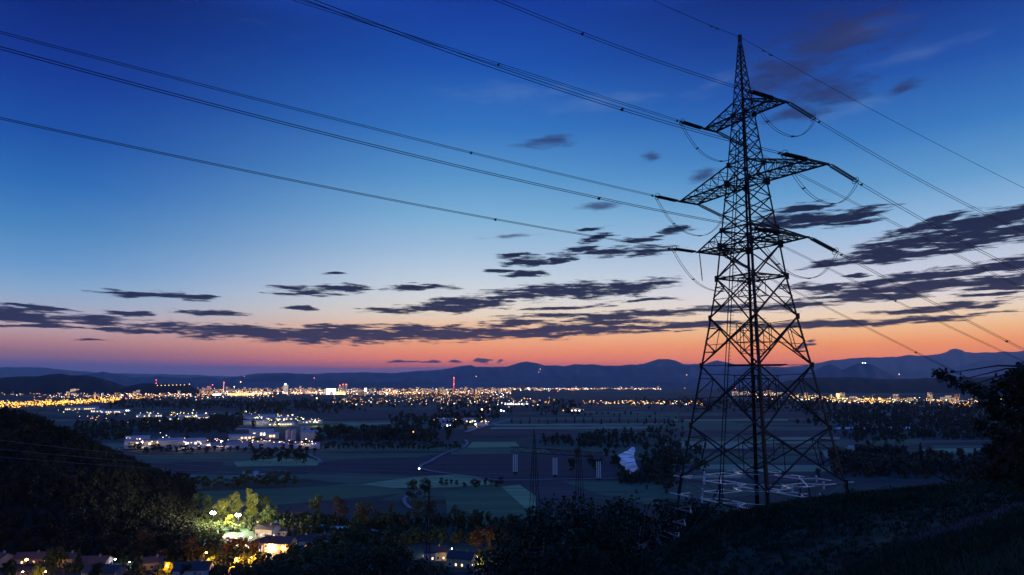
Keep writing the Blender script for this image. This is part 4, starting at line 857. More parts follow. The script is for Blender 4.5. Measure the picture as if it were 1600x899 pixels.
# hill-top and single lamps (px, py, dist or None, colour, radius, label)
def mastlamp(px, py, Y, col, r, label, h=9):
    p = at(px, py, Y); b = MB(); b.bar((0, 0, 0), (0, 0, h), .5); b.ball((0, 0, h), r, 1)
    b.obj('street_lamp', [pole_m, E_[col]], loc=(p.x, p.y, p.z-h), label=label, cat='lamp')
for a in [(376, 597, 6190, 'warm', 5, 'lit castle tower lamp on top of the small hill'), (296, 600.5, 6190, 'warm', 3.5, 'lamp at the right end of the castle hill top'),
          (288, 668, 1500, 'green', .01, '')][:2]: mastlamp(*a)
for i, x in enumerate(range(246, 294, 6)): mastlamp(x, 602.5-(x-246)*.02, 6050, 'warm', 3.0, 'warm lamp in the row below the castle on the small hill')
for o in list(C.objects):
    if o.get('label') == 'warm lamp in the row below the castle on the small hill': o['group'] = 'lamps in the row below the castle'
for a in [(244, 594, 6100, 'red', 3.5, 'upper red light on the castle hill mast'), (244, 599, 6100, 'red', 3.5, 'lower red light on the castle hill mast'), (382, 588.5, 16000, 'red', 7, 'tiny red light on the far ridge above the city'), (491, 591, 12200, 'red', 6, 'tiny red light on the low ridge above the city'),
          (744, 588.5, 15500, 'warm', 8, 'tiny light on the ridge right of the red transmitter'), (844, 577, 21500, 'warm', 10, 'upper of two tiny lights on the pointed mountain flank'), (842, 581.5, 21000, 'warm', 8, 'lower of two tiny lights on the pointed mountain flank'), (1073, 586, 15900, 'yellow', 9, 'tiny light on the ridge left of the big pylon'),
          (1348, 567.5, 13100, 'white', 9, 'left of the twin bright lights on the peaked hill'), (1352, 567.5, 13100, 'cool', 9, 'right of the twin bright lights on the peaked hill'), (1405, 585, 14000, 'warm', 9, 'single tiny light on the slope right of the peaked hill'),
          (235, 646, 2300, 'warm', 2.2, 'large pale lamp above the works, left of the pair'), (247, 646.5, 2300, 'white', 1.7, 'smaller pale lamp right of the large pale lamp'), (292, 648.5, 2200, 'white', 2.8, 'brightest white lamp in the middle of the works'), (322, 646, 2250, 'orange', 2.6, 'big orange lamp right of the white works lamp'), (311, 647.5, 2250, 'white', 1.4, 'small white lamp left of the orange works lamp'),
          (372, 647, 2280, 'green', 2.3, 'yellowish lamp standing alone between the two works'), (415, 632, 3150, 'yellow', 2.3, 'yellowish lamp alone in the dark wood below the city'), (450, 650, 2000, 'orange', 2.4, 'orange lamp above the silos'), (457, 648.5, 2050, 'white', 1.7, 'white lamp right of the orange lamp above the silos'), (454, 662, 1740, 'red', 1.8, 'red lamp directly above the silos'), (474, 655, 1850, 'white', 1.6, 'white lamp above the bright lawn'),
          (495, 622.5, 4300, 'warm', 4.5, 'large warm lamp just below the city left of the white stadium'), (753, 640, 2500, 'warm', 3.2, 'bright starlike warm lamp, left of the pair over the farm road'), (765, 640, 2500, 'warm', 2.6, 'bright warm lamp, right of the pair over the farm road'), (783, 641.5, 2450, 'white', 3.1, 'bright cool white lamp right of the warm pair'), (787, 642.5, 2450, 'cool', 1.8, 'small cool lamp touching the bright white lamp'), (752, 652, 2050, 'white', 1.0, 'tiny white lamp under the warm pair'),
          (752, 660.5, 1750, 'warm', 2.4, 'brightest lamp at the right end of the small works'), (880, 641.5, 2500, 'yellow', 1.8, 'yellow lamp left of the lone bright farm'), (899, 641, 2480, 'warm', 2.6, 'brightest lamp of the lone bright farm'), (866, 625, 4000, 'yellow', 2.2, 'single yellow lamp far behind the striped fields'), (1184, 620.5, 4800, 'warm', 4.6, 'bright starlike lamp seen through the pylon centre'), (1207, 624, 4300, 'warm', 3.2, 'lamp seen through the pylon right of the starlike one'), (1149, 607, 7000, 'red', 3, 'red lamp seen through the pylon left half'),
          (1308, 617, 4400, 'yellow', 5.5, 'tallest bright yellow light of the right hand town'), (1310, 620, 4300, 'warm', 4.5, 'bright warm light under the tallest yellow one'), (1550, 645, 2200, 'green', 1.8, 'small greenish lamp at the right edge behind the tree'), (655, 732.5, 760, 'white', .9, 'white light at the bend of the farm track'), (695, 611, 0, 'red', .01, '')][:-1]: mastlamp(*a)
mastlamp(646, 675, 1330, 'orange', 1.3, 'small orange window light of the dark farm left of the small works')
mastlamp(745, 667, 1500, 'orange', .8, 'small orange lamp at the bend of the farm road')
# buildings far away
def tower_mesh(w, d, h, lit, wm, seed, floor=3.2, bay=3.4, dens=.5):
    r = random.Random(seed); b = MB(); b.box(-w/2, w/2, -d/2, d/2, -1, h, 0); b.box(-w/2+.3, w/2-.3, -d/2+.3, d/2-.3, h+.003, h+.9, 3)
    b.box(-w*.12, w*.12, -d*.2, d*.2, h+.9, h+3.2, 3)
    nf = max(int(h/floor), 1); nb = max(int(w/bay), 1); nb2 = max(int(d/bay), 1)
    for fl in range(nf):
        z0 = fl*floor+1.0; z1 = z0+1.7
        for i in range(nb):
            x0 = -w/2+(i+.5)*w/nb-.9; mi = 1 if r.random() < dens else 2
            b.quad([(x0, -d/2-.03, z0), (x0+1.8, -d/2-.03, z0), (x0+1.8, -d/2-.03, z1), (x0, -d/2-.03, z1)], mi)
        for sx in (-1, 1):
            for i in range(nb2):
                y0 = -d/2+(i+.5)*d/nb2-.9; mi = 1 if r.random() < dens else 2; xx = sx*(w/2+.03)
                b.quad([(xx, y0, z0), (xx, y0+1.8, z0), (xx, y0+1.8, z1), (xx, y0, z1)], mi)
    return b.mesh('building', [wm, lit, glass_d, roof_d])
BP = [tower_mesh(w, d, h, l, wm, i, dens=dn) for i, (w, d, h, l, wm, dn) in enumerate([(26, 14, 36, win_w, wall_w, .45), (34, 14, 24, win_o, wall_g, .4), (20, 16, 30, win_w, wall_g, .55), (46, 14, 16, win_c, wall_w, .5), (30, 16, 14, win_w, wall_o, .45), (18, 14, 12, win_o, wall_w, .45), (60, 20, 11, win_c, wall_g, .5), (22, 22, 44, win_w, wall_g, .45)])]
BZ = [(200, 330, 613, 5, 40), (330, 600, 612.5, 4.5, 85), (600, 800, 612, 4.5, 65), (800, 1035, 608.8, 1.8, 36), (100, 200, 615, 5, 16), (1140, 1220, 616, 4, 14), (1240, 1520, 627, 4, 26)]
for x0, x1, y, s, n in BZ:
    for _ in range(n):
        g = gnd(R2.uniform(x0, x1), max(y+R2.gauss(0, .5)*s, 606.3)); put('building', R2.choice(BP), loc=g, rz=R2.uniform(-.6, .6)+math.atan2(-g.x, g.y)*1, sc=(R2.uniform(.8, 1.3), 1, R2.uniform(.55, 1.15)), label='city building with scattered lit windows', cat='building', group='city buildings with scattered lit windows')
def special(px, py, w, d, h, lit, wm, dens, label, rz=None, name='building', fl=3.2, bay=3.4):
    g = gnd(px, py); return put(name, tower_mesh(w, d, h, lit, wm, int(px*7+py), fl, bay, dens), loc=g, rz=math.atan2(-g.x, g.y) if rz is None else rz, label=label, cat='building')
win_b = emit('lit_window_bright_white', (1, .96, .95), 9)
for i, (x, w, h, y) in enumerate([(112, 24, 46, 616), (117, 20, 50, 616), (122, 16, 46, 616), (129, 26, 46, 615.5), (134, 20, 44, 615.5), (149, 24, 40, 615.5), (154, 18, 42, 615.5), (161, 26, 38, 615), (168, 22, 40, 615), (173, 16, 34, 615)]):
    special(x, y, w*1.1, 14, h, win_w, wall_w, .7, '%s tower block from the left in the row of lit high-rises' % ('first', 'second', 'third', 'fourth', 'fifth', 'sixth', 'seventh', 'eighth', 'ninth', 'tenth')[i])
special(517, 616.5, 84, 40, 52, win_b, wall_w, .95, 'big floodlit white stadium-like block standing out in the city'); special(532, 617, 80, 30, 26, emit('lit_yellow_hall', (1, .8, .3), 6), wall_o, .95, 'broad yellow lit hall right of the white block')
special(446, 615, 44, 20, 82, win_c, wall_w, .8, 'tall bright tower with white top in the city centre'); special(434, 612, 22, 20, 40, win_w, wall_g, .7, 'narrow tower left of the bright white topped one')
special(326, 612, 44, 20, 62, emit('lit_red_offices', (1, .35, .3), 2.5), wall_g, .6, 'reddish lit tower near the slim chimney'); special(571, 615, 24, 14, 52, win_b, wall_w, .9, 'narrow white lit tower right of the twin towers')
special(531, 612, 20, 20, 76, win_w, wall_g, .4, 'first of the dark high-rises with red roof lights'); special(536, 612, 20, 20, 84, win_w, wall_g, .35, 'second of the dark high-rises with red roof lights'); special(541, 612, 22, 20, 84, win_c, wall_g, .5, 'third dark high-rise, green tinted, with red roof lights')
special(484, 611, 50, 20, 42, win_o, wall_w, .8, 'square pinkish lit block in the middle of the city'); special(469, 611, 24, 20, 60, win_w, wall_g, .6, 'slim lit tower left of the pinkish block'); special(817, 611, 44, 30, 76, win_w, wall_g, .04, 'dark unlit tower rising at the right of the city')
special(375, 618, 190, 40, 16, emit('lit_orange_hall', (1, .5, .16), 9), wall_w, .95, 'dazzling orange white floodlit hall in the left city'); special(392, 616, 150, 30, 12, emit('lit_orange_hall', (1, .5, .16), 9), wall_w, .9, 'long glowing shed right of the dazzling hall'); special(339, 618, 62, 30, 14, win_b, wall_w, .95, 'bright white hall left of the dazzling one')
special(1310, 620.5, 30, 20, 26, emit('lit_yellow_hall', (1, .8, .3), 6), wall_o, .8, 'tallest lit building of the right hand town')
for px, lab in ((531, 'first'), (536, 'second'), (541, 'third')): mastlamp(px, 600.8 if px > 531 else 602.5, 7700, 'red', 5, 'red roof light on the %s dark high-rise' % lab)
mastlamp(446, 600.5, 6400, 'white', 7, 'white light on top of the tallest bright tower'); mastlamp(332, 601.5, 7600, 'red', 5, 'red light on the roof of the reddish tower'); mastlamp(366, 604.5, 7600, 'white', 4.5, 'white light right of the slim chimney')
def cylinder_tower(px, py, h, r, label, name, reds, mt):
    g = gnd(px, py); o = empty(name, g, label=label, cat='tower'); b = MB(); b.tube([(0, 0, 0), (0, 0, h)], r, 8, r2=r*.5); b.obj('shaft', mt, o)
    for z, rr in reds: b = MB(); b.ball((0, 0, h*z), rr, 0); b.obj('warning_light', E_['red'], o)
    return o
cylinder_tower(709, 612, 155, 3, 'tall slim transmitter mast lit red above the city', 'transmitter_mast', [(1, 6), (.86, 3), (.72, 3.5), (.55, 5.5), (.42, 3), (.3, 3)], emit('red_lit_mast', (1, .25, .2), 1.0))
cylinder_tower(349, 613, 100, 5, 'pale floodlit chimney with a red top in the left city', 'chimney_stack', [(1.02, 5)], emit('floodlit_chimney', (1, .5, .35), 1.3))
# works and sheds in the valley
def shed(px, py, w, d, h, label, lit=None, wm=wall_w, gable=True, rz=None, name='warehouse', dens=.5, lightbar=False):
    g = gnd(px, py); rz_ = math.atan2(-g.x, g.y) if rz is None else rz; o = empty(name, g, rz_, label=label, cat='building')
    b = MB(); b.box(-w/2, w/2, -d/2, d/2, -1, h); b.obj('wall', wm, o)
    b = MB(); rg_ = h+(d*.14 if gable else .8); e = .6
    b.quad([(-w/2-e, -d/2-e, h+.02), (w/2+e, -d/2-e, h+.02), (w/2+e, 0, rg_), (-w/2-e, 0, rg_)]); b.quad([(w/2+e, d/2+e, h+.02), (-w/2-e, d/2+e, h+.02), (-w/2-e, 0, rg_), (w/2+e, 0, rg_)])
    b.quad([(-w/2, -d/2, h+.01), (-w/2, 0, rg_-.05), (-w/2, d/2, h+.01)]); b.quad([(w/2, -d/2, h+.01), (w/2, d/2, h+.01), (w/2, 0, rg_-.05)]); b.obj('roof', tile_w if wm is wall_w else roof_d, o)
    if lit:
        n = max(int(w/6), 1)
        for i in range(n):
            if R2.random() > dens: continue
            b = MB(); x = -w/2+(i+.5)*w/n; ww = min(2.0, w/n*.36); b.quad([(x-ww, -d/2-.04, h*.3), (x+ww, -d/2-.04, h*.3), (x+ww, -d/2-.04, h*.75), (x-ww, -d/2-.04, h*.75)]); b.obj('window', lit, o)
    return o
wg = emit('lit_window_greenish', (1, .85, .35), 1.7); 
S = [(128, 641, 110, 30, 9, 'long pale lit warehouse at the left behind the forested hill', wg), (152, 645, 40, 24, 10, 'small pale warehouse with bright front right of the long one', win_c), (176, 645.5, 70, 26, 8, 'bluish lit shed with a bright gable further right', win_c), (199, 643, 24, 14, 6, 'tiny bright shed right of the bluish one', win_b), (233, 652, 70, 24, 7, 'yellow lit strip building below the large pale lamps', wg), (272, 657, 50, 24, 8, 'yellow lit works building left of centre', wg), (300, 653, 90, 24, 8, 'long lit works building under the brightest white lamp', wg), (318, 656, 30, 20, 9, 'bright small works building under the orange lamp', win_c),
     (388, 655, 70, 26, 7, 'yellow green lit works, topmost left of the silos', wg), (400, 663, 60, 24, 7, 'yellow green lit works in front of the topmost one', wg), (418, 655, 40, 20, 10, 'pale tall works building right of the topmost one', wg), (437, 657, 90, 30, 7, 'long blue roofed works behind the silos', wg), (440, 665, 60, 20, 6, 'low bright works directly left of the silos', wg), (485, 662, 60, 20, 7, 'bright row of sheds by the lit lawn', win_c),
     (206, 697, 22, 14, 8, 'glowing yellow house at the left end of the lit estate', win_w), (237, 697, 24, 14, 8, 'warm lit house second in the estate', win_w), (215, 687, 40, 16, 5, 'white curved roof shed above the estate', None), (266, 697, 36, 22, 10, 'large pale shed with a white roof in the estate', None), (296, 696, 50, 26, 8, 'pale factory hall with bright skylights', win_c), (318, 698, 20, 12, 5, 'small pale office beside the skylight hall', win_c), (378, 687, 46, 20, 7, 'pale round roofed hall under the canopy', win_w), (408, 683, 44, 24, 12, 'bluish white factory hall between canopy and silos', win_c), (425, 685, 24, 18, 9, 'small lit factory building right of the bluish hall', win_w),
     (483, 687, 30, 22, 14, 'pinkish lit square building right of the silos', None), (692, 667, 40, 18, 6, 'white lit low shed left of the small works', win_b), (695, 661, 46, 24, 9, 'dark hall with a pale roof edge left of the small works', None), (730, 662, 34, 18, 12, 'yellow lit hall in the small works', wg), (752, 665, 34, 16, 6, 'brightly lit pale shed at the right of the small works', win_b), (648, 679, 20, 12, 5, 'dark farmhouse left of the small works', None), (655, 679, 30, 14, 4, 'long dark barn beside the farmhouse', None), (807, 633, 110, 24, 8, 'long far shed with a white lit roof edge', win_b), (898, 643, 40, 16, 6, 'lit farm building far behind the striped fields', win_b), (345, 739, 12, 9, 4, 'hidden', None), (1335, 703, 16, 10, 5, 'small pale roofed barn beside the field right of the pylon', None), (1384, 707, 40, 14, 4, 'long low bluish building right of the pylon', None), (391, 745, 16, 10, 4.5, 'small pale gabled farmhouse in the fields', None), (404, 747, 12, 8, 3.5, 'low pale barn right of the farmhouse in the fields', None)]
for px, py, w, d, h, lab, lit in S:
    if lab == 'hidden': continue
    shed(px, py, w, d, h, lab, lit, wall_w if lit or 'pale' in lab or 'white' in lab or 'pink' in lab else wall_g)
for i, (px, w) in enumerate(((450, 10), (458, 10), (472, 8), (480, 10))):
    g = gnd(px, 688 if i < 2 else 683); b = MB(); b.tube([(0, 0, 0), (0, 0, 18), (0, 0, 20)], [w/2, w/2, w*.1], 14); b.obj('silo', mat('silo_steel', (.28, .24, .3), .5, .2, noise=.2), loc=g, smooth=False, label='%s of the four pinkish grey storage silos' % ('leftmost', 'second from left', 'third from left', 'rightmost')[i], cat='silo')
o = empty('canopy', gnd(379, 686), label='white flat canopy on thin posts above the round roofed hall', cat='canopy'); b = MB(); b.box(-12, 12, -6, 6, 18, 19); b.obj('roof', tile_w, o)
for x in (-4, 4): b = MB(); b.bar((x, 0, 0), (x, 0, 18), .6); b.obj('post', pole_m, o)
for i in range(34):
    z_ = [(95, 250, 648, 668), (260, 350, 657, 664), (380, 500, 657, 668), (200, 345, 700, 706), (350, 500, 689, 704), (250, 300, 690, 696)][i % 6]
    vtree('broad' if i % 3 else 'broad2', R2.uniform(z_[0], z_[1]), R2.uniform(z_[2], z_[3]), R2.uniform(8, 14), 'dark tree standing among the lit works and yards', group='trees among the lit works')
# real lights
def light(p, col, w, r, parent=None):
    l = bpy.data.lights.new('lamp_light', 'POINT'); l.energy = w*(.4 if w > 20000 and r == .6 else 1); l.color = col; l.shadow_soft_size = r; o = bpy.data.objects.new('lamp_light', l); C.objects.link(o); o.location = p; o.parent = parent; return o
def street(px, py, h, col, watt, label, r=.45, Y=None):
    g = gnd(px, py) if Y is None else Vector((ray(px, py).x*Y, Y, 0)); o = empty('street_lamp', g, label=label, cat='street lamp'); b = MB(); b.tube([(0, 0, -.5), (0, 0, h-.4), (.3, 0, h), (1.1, 0, h+.1)], .09, 6, r2=.06); b.obj('pole', pole_m, o)
    b = MB(); b.ball((1.2, 0, h), r, 0, 10, 6, .6); b.obj('lamp_head', {'orange': emit('near_sodium', (1, .45, .08), 40), 'warm': emit('near_warm', (1, .8, .5), 60), 'white': emit('near_white', (1, .95, .9), 40), 'yellow': emit('near_yellow', (1, .7, .15), 40)}[col], o)
    light((1.2, 0, h-.9), {'orange': (1, .40, .06), 'warm': (1, .72, .4), 'white': (1, .95, .85), 'yellow': (1, .62, .1)}[col], watt, .25, o); return o
street(36, 897, 7.5, 'orange', 3500, 'orange street lamp at the far lower left among the village houses', .8)
street(31, 906, 4, 'warm', 900, 'small pale lamp beneath the orange street lamp', .4)
street(66, 912, 6, 'yellow', 4500, 'hidden yellow lamp lighting the small tree at the lower left', .4)
street(256, 902, 6, 'orange', 9000, 'yellow glowing lamp behind the shrub in the village', .5)
street(318, 882, 6.5, 'orange', 7000, 'small orange lamp above the blue grey roof', .6)
street(323, 893, 5, 'yellow', 7000, 'yellow lamp behind the shrub right of the blue grey roof', .4)
street(374, 851, 6, 'warm', 15000, 'bright cream street lamp at the top of the village street', .9)
street(388, 855, 6, 'warm', 12000, 'second cream street lamp along the village street', .6)
street(366, 885, 4.5, 'orange', 40000, 'hidden orange lamp glowing through the autumn trees', .3)
street(389, 884, 4.5, 'orange', 32000, 'orange lamp at the right of the glowing autumn trees', .3)
street(418, 866, 4.5, 'warm', 6000, 'lamp in front of the guesthouse gable', .35); street(440, 866, 4.5, 'orange', 9000, 'lamp in front of the guesthouse front', .35); street(400, 858, 4, 'warm', 4500, 'lamp beside the left guesthouse wing', .3)
street(742, 882, 4, 'yellow', 14000, 'yellow lamp at the gable of the dark roofed house', .35); street(671, 868, 4, 'white', 2500, 'white lamp left of the dark roofed house', .3); street(703, 868, 4, 'white', 1500, 'small white lamp touching the dark roofed house', .3)
street(176, 884, 3.5, 'white', 500, 'small white lamp in the dark village gap', .45); street(199, 887, 3, 'white', 400, 'pale lamp beside the small white car port', .35)
def flood(px, py, h, label, watt):
    g = gnd(px, py); o = empty('floodlight_mast', g, label=label, cat='floodlight'); b = MB(); b.tube([(0, 0, -.5), (0, 0, h)], .16, 8, r2=.1); b.bar((-1.3, 0, h), (1.3, 0, h), .16); b.obj('mast', pole_m, o)
    for s in (-1, 1):
        b = MB(); b.box(s*.75-.6, s*.75+.6, -.1, .25, h-.2, h+.75, 0); hd = b.obj('lamp_head', pole_m, o)
        b = MB(); b.ball((s*.85, -.75, h+.3), .95, 0, 12, 8); b.obj('lens', flood_e, hd)
    light((0, -1.2, h+.3), (1, .92, .58), watt, .5, o); light((0, 1.6, h+.1), (1, .92, .52), watt*.8, .5, o)
flood(332, 829, 12, 'left of the two dazzling white floodlights at the river', 85000); flood(371, 833, 12, 'right of the two dazzling white floodlights, before the bright trees', 120000)
for px, py, w_, rr in ((300, 655, 40000, 2), (405, 662, 50000, 2), (440, 664, 45000, 2), (487, 664, 50000, 1.5), (220, 697, 14000, 1), (290, 699, 16000, 1), (400, 690, 12000, 1), (470, 697, 16000, 1), (735, 664, 30000, 1.5)):
    pass
def yard(px, py, h, w_, col, lab):
    g = gnd(px, py); o = empty('yard_light', g, label=lab, cat='floodlight'); b = MB(); b.bar((0, 0, -.5), (0, 0, h), .35); b.obj('mast', pole_m, o); b = MB(); b.ball((0, 0, h), 1.0, 0, 8, 5); b.obj('lamp_head', E_['white'], o); light((0, -.3, h-1.6), col, w_, .6, o)
for px, py, h, w_, col, lab in [(300, 655, 18, 49500, (1, .95, .6), 'tall yard light of the left works'), (408, 664, 18, 49500, (1, .95, .45), 'tall yard light left of the silos'), (443, 666, 16, 41250, (1, .95, .5), 'tall yard light behind the silos'), (492, 667, 14, 42900, (.95, 1, .5), 'yard light on the bright lawn'), (222, 700, 9, 14850, (1, .75, .45), 'yard light of the lit estate'), (290, 702, 10, 18150, (1, .75, .7), 'yard light in the parked rows'),
                              (345, 699, 10, 16500, (1, .75, .7), 'yard light by the factory road'), (412, 690, 12, 14850, (1, .8, .75), 'yard light before the bluish hall'), (478, 696, 10, 18150, (1, .7, .6), 'yard light before the square building'), (735, 667, 12, 26400, (1, .85, .6), 'yard light of the small works'), (600, 624, 10, 10, (1, 1, 1), '')][:-1]: yard(px, py, h, w_, col, lab)
sheet('lawn', [(484, 664), (530, 661), (545, 665), (515, 669), (486, 670)], mat('lawn', (.06, .12, .03), .9), lift=1.3)
sheet('yard', [(250, 696), (345, 692), (350, 699), (265, 706)], mat('pale_yard', (.2, .19, .2), .8), lift=1.32); sheet('yard', [(380, 650), (450, 650), (470, 667), (400, 669)], MATS['pale_yard'], lift=1.33); sheet('yard', [(190, 698), (245, 697), (250, 702), (195, 703)], MATS['pale_yard'], lift=1.34); sheet('yard', [(355, 690), (500, 692), (500, 703), (350, 702)], MATS['pale_yard'], lift=1.35)

# village houses
def house(px, py, w, d, h, rz, roof, wm, label, lit=(), name='house', chim=True, pitch=.55):
    g = gnd(px, py); o = empty(name, g, rz, label=label, cat='house'); b = MB(); b.box(-w/2, w/2, -d/2, d/2, -1, h)
    rg_ = h+d/2*pitch
    for s in (-1, 1): b.quad([(s*w/2, -d/2, h), (s*w/2, d/2, h), (s*w/2, 0, rg_)][::s])
    b.obj('wall', wm, o); b = MB(); e = .6; th = .22
    for s in (-1, 1):
        y0 = s*(d/2+e); z0 = h-e*pitch+.05; P = [(-w/2-e, y0, z0), (w/2+e, y0, z0), (w/2+e, 0, rg_+.08), (-w/2-e, 0, rg_+.08)]
        if s > 0: P = P[::-1]
        b.quad(P); Q = [(p[0], p[1], p[2]+th) for p in P]; b.quad(Q)
        for i in range(4): b.quad([P[i], P[(i+1) % 4], Q[(i+1) % 4], Q[i]])
    rf = b.obj('roof', roof, o)
    if chim: b = MB(); b.box(w*.18, w*.18+.8, -.3-.5, .5-.3, h, rg_+1.1); b.box(w*.18-.08, w*.18+.88, -.88, .28, rg_+1.1, rg_+1.25); b.obj('chimney', wall_g, rf)
    k = 0
    for fl in range(max(int(h/2.8), 1)):
        z0 = .9+fl*2.8
        for side in ((0, -1), (1, 0), (-1, 0)):
            L = w if side[0] == 0 else d; n = max(int(L/3.2), 1)
            for i in range(n):
                t = -L/2+(i+.5)*L/n; m = (lit[k % len(lit)] if lit else glass_d); k += 1
                fr = MB(); gl = MB()
                if side[0] == 0: fr.box(t-.6, t+.6, -d/2-.06, -d/2+.0, z0-.1, z0+1.4); gl.quad([(t-.5, -d/2-.08, z0), (t+.5, -d/2-.08, z0), (t+.5, -d/2-.08, z0+1.3), (t-.5, -d/2-.08, z0+1.3)])
                else:
                    xx = side[0]*w/2; fr.box(min(xx, xx+side[0]*.06), max(xx, xx+side[0]*.06), t-.6, t+.6, z0-.1, z0+1.4); x2 = xx+side[0]*.08; gl.quad([(x2, t-.5, z0), (x2, t+.5, z0), (x2, t+.5, z0+1.3), (x2, t-.5, z0+1.3)])
                f = fr.obj('window', frame_m, o); gl.obj('pane', m, f)
    b = MB(); b.box(w*.3, w*.3+1, -d/2-.07, -d/2, 0, 2.1); b.obj('door', frame_m, o); return o
G = glass_d; Wl = win_w
house(418, 838, 14, 9, 5.5, -.35, roof_d, wall_w, 'pale two storey house with dark roof behind the guesthouse', (G, Wl, G)); house(411, 860, 12, 10, 5, 1.1, roof_r, wall_w, 'left gabled wing of the glowing guesthouse', (Wl, win_c)); house(438, 862, 17, 11, 6, -.15, roof_r, wall_o, 'glowing guesthouse with reddish roof beside the village street', (Wl, Wl, win_c, G))
house(470, 856, 15, 9, 5, .5, roof_d, wall_w, 'house with lit white gable right of the glowing guesthouse', (G, G, Wl)); house(500, 852, 13, 9, 4.5, .3, roof_r, wall_w, 'dim reddish roofed house right of the white gable house', (G,)); house(445, 836, 13, 9, 3.5, -.2, roof_d, wall_g, 'long flat grey roofed shed by the river', (G,), chim=False, pitch=.2)
house(722, 884, 15, 10, 5, -.3, roof_d, wall_o, 'dark roofed house with yellow lit gable at the bottom centre', (G, Wl, Wl)); house(679, 874, 13, 9, 5, .2, roof_d, wall_w, 'half hidden pale house left of the yellow lit house', (G, Wl))
house(50, 880, 16, 9, 3.6, .1, roof_r, wall_g, 'brown roofed house right behind the orange street lamp', (G, Wl)); house(2, 884, 9, 8, 5, -.4, roof_r, wall_g, 'pinkish gabled house cut by the left edge', (G, Wl)); house(107, 884, 9, 8, 5, .0, roof_d, wall_o, 'small house with one warm lit window', (win_o, G)); house(146, 886, 17, 9, 3.4, .05, roof_r, wall_g, 'long low reddish roofed house at the foot of the hill', (G,))
house(162, 904, 19, 10, 4.4, -.1, roof_d, wall_g, 'large dark roofed house in the bottom left village', (G,)); house(302, 902, 18, 11, 5, .15, roof_d, wall_w, 'blue grey roofed house below the small orange lamp', (G, G, Wl)); house(238, 888, 10, 8, 4, .4, roof_d, wall_g, 'small dim house between the two brown trees', (G,))
strip('village_street', [(352, 836), (366, 846), (385, 856), (410, 868), (440, 876), (470, 880)], 8, mat('street_asphalt', (.2, .18, .17), .8), .35)
for i, (px, py) in enumerate(((356, 843), (361, 845), (408, 868))):
    g = gnd(px, py); o = empty('parked_car', g, -.9, label='%s small car parked along the village street' % ('upper reddish', 'lower reddish', 'pale')[i], cat='car'); cm = mat('car_paint_red', (.2, .03, .03), .3) if i < 2 else mat('car_paint_pale', (.5, .5, .5), .3)
    b = MB(); pr = [(-2.1, .3), (-2.1, .85), (-1.7, 1.0), (-1.0, 1.05), (-.6, 1.5), (.8, 1.5), (1.3, 1.0), (2.0, .9), (2.1, .3)]
    b.quad([(x, -.85, z) for x, z in pr]); b.quad([(x, .85, z) for x, z in pr][::-1])
    for q in range(len(pr)): x0, z0 = pr[q]; x1, z1 = pr[(q+1) % len(pr)]; b.quad([(x0, -.85, z0), (x0, .85, z0), (x1, .85, z1), (x1, -.85, z1)])
    b.obj('body', cm, o)
    for x in (-1.3, 1.3):
        for s in (-1, 1): b = MB(); b.tube([(x, s*.75, .32), (x, s*.92, .32)], .32, 12); b.obj('wheel', pole_m, o)
    b = MB(); b.quad([(-.6, -.87, 1.08), (.7, -.87, 1.08), (.6, -.87, 1.42), (-.5, -.87, 1.42)]); b.obj('side_window', glass_d, o)

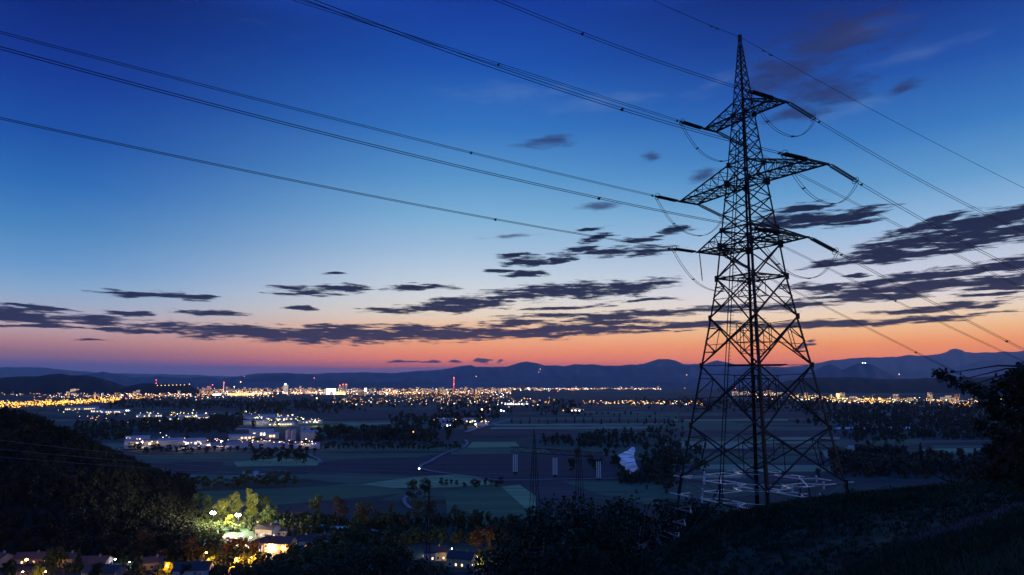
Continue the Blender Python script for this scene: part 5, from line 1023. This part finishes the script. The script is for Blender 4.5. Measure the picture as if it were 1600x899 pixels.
# ------------------------------------------------------------------ near tree, grass, haze
def near_tree():
    Y0 = 15.0; base = Vector((ray(1660, 760).x*Y0, Y0, hill_z(ray(1660, 760).x*Y0, Y0)))
    t = empty('oak_tree', base, label='dark leafy tree reaching in from the right edge', cat='tree')
    anchors = [(1472, 585, 14), (1492, 596, 12), (1512, 604, 14), (1530, 609, 12), (1548, 616, 15), (1566, 600, 14), (1580, 590, 14), (1598, 583, 15), (1545, 632, 14), (1560, 645, 18), (1532, 662, 10), (1575, 625, 20), (1600, 610, 26), (1620, 590, 30),
               (1585, 655, 24), (1605, 650, 30), (1556, 676, 15), (1570, 690, 20), (1590, 690, 28), (1550, 705, 12), (1562, 718, 18), (1590, 720, 28), (1610, 700, 32), (1640, 640, 40), (1640, 700, 40), (1540, 736, 12), (1560, 742, 18), (1590, 748, 22), (1520, 745, 10), (1612, 745, 30), (1600, 572, 9), (1640, 600, 36), (1660, 560, 40), (1700, 600, 50), (1700, 660, 50), (1680, 720, 40)]
    rng = np.random.default_rng(4); cs = []; rs = []
    for px, py, r in anchors:
        p = at(px, py, Y0+rng.uniform(-1.6, 1.6)); cs.append(np.array(p-base)); k = r/F*Y0; rs.append((k*.95, k*1.5, k*.8))
    b = MB(); tr = [Vector((0, 0, -.5)), Vector((.05, .1, 1)), Vector((-.1, 0, 2.2)), Vector((.2, 0, 3.4))]; b.tube(tr, [.28, .2, .15, .08], 8)
    for i, c in enumerate(cs):
        c = Vector(c); s = tr[1].lerp(tr[3], min(max((c.z+1)/4, 0), 1)); m = s.lerp(c, .5)+Vector((0, 0, .12)); b.tube([s, m, c], [.03, .018, .006], 5, cap=False)
    b.obj('trunk', bark, t, smooth=True)
    n = 9500; c = np.array(cs); r = np.array(rs); w = r.prod(1)**.6; idx = rng.choice(len(c), n, p=w/w.sum())
    d = rng.normal(size=(n, 3)); d /= np.linalg.norm(d, axis=1)[:, None]; p = c[idx]+d*r[idx]*(rng.uniform(.1, 1.15, n)[:, None])
    ax = rng.normal(size=(n, 3)); ax[:, 2] -= .5; ax /= np.linalg.norm(ax, axis=1)[:, None]; nn = np.cross(ax, rng.normal(size=(n, 3))); nn /= np.linalg.norm(nn, axis=1)[:, None]; u = np.cross(nn, ax)
    L = rng.uniform(.07, .15, n)[:, None]; Wd = L*.33
    V = np.stack([p, p+ax*L*.45+u*Wd+nn*L*.06, p+ax*L, p+ax*L*.45-u*Wd+nn*L*.06], 1).reshape(-1, 3); put('foliage', leafmesh('foliage', V, leafA), t)
near_tree()
# bare dead sapling on the crest
Y_ = 46.; p = at(1486, 752, Y_); o = empty('dead_tree', (p.x, p.y, hill_z(p.x, p.y)), label='bare dead forked branch sticking up from the hill crest at the right', cat='dead tree'); q = Vector(o.location)
b = MB()
for a_ in ([(1488, 756), (1484, 744), (1483, 724)], [(1488, 754), (1472, 748), (1460, 742), (1440, 734)], [(1460, 742), (1452, 735), (1448, 728)], [(1472, 748), (1476, 738)], [(1484, 744), (1492, 736)]):
    b.tube([at(x, y, Y_)-q for x, y in a_], .07, 5, r2=.02)
b.obj('branches', bark, o)
def tufts(name, n, region, hgt, m, label, cat, seed, blades=7, wd=.02):
    r = np.random.default_rng(seed); V = []
    for _ in range(n):
        px, Y = region(r); x = (px-800)/F*Y; z = hill_z(x, Y)-.03; h = hgt*r.uniform(.4, 1.3)
        for _b in range(blades):
            a = r.uniform(0, 6.28); dx, dy = math.cos(a), math.sin(a); l = r.uniform(.15, .6)*h; w = wd*r.uniform(.6, 1.4)*(1+Y/25); ox, oy = r.normal(size=2)*.13; hh = h*r.uniform(.5, 1.1)
            V += [(x+ox-dy*w, Y+oy+dx*w, z), (x+ox+dy*w, Y+oy-dx*w, z), (x+ox+dx*l*.5+dy*w*.5, Y+oy+dy*l*.5-dx*w*.5, z+hh*.7), (x+ox+dx*l, Y+oy+dy*l, z+hh)]
    return put(name, leafmesh(name, np.array(V), m), label=label, cat=cat, kind='stuff')
tufts('grass', 5200, lambda r: (r.uniform(860, 1640), 60+r.normal()*3.5), .42, blade_m, 'fringe of grass along the dark hill crest', 'grass', 1)
tufts('grass', 5000, lambda r: (r.uniform(900, 1650), r.uniform(26, 58)), .3, blade_m, 'dark grass on the near slope', 'grass', 2)
tufts('grass', 3200, lambda r: (r.uniform(1200, 1680), 24+r.normal()*2.5), .25, blade_m, 'grass on the nearest rise at the lower right', 'grass', 3, wd=.012)
tufts('grass', 9000, lambda r: (r.uniform(900, 1680), r.uniform(7, 24)), .2, blade_m, 'short dark grass close to the viewpoint', 'grass', 6, wd=.01)
tufts('heather', 1500, lambda r: ((lambda c: (c, 24.5+r.normal()*.8))(r.uniform(1400, 1640))), .22, heath_m, 'reddish dry heather band on the nearest rise', 'heather', 4, wd=.02)
hz = MB(); hz.box(-70000, 70000, -2900, 75000, -H-40, 2150); vm = bpy.data.materials.new('haze_air'); vm.use_nodes = True; vt = vm.node_tree; vt.nodes.clear()
vo = vt.nodes.new('ShaderNodeOutputMaterial'); pv = vt.nodes.new('ShaderNodeVolumePrincipled'); vt.links.new(pv.outputs[0], vo.inputs['Volume'])
pv.inputs['Density'].default_value = HAZE; pv.inputs['Color'].default_value = (.74, .80, .92, 1); pv.inputs['Anisotropy'].default_value = .45
hz.obj('haze', vm, label='pale blue dusk haze filling the valley air', cat='haze', kind='stuff')
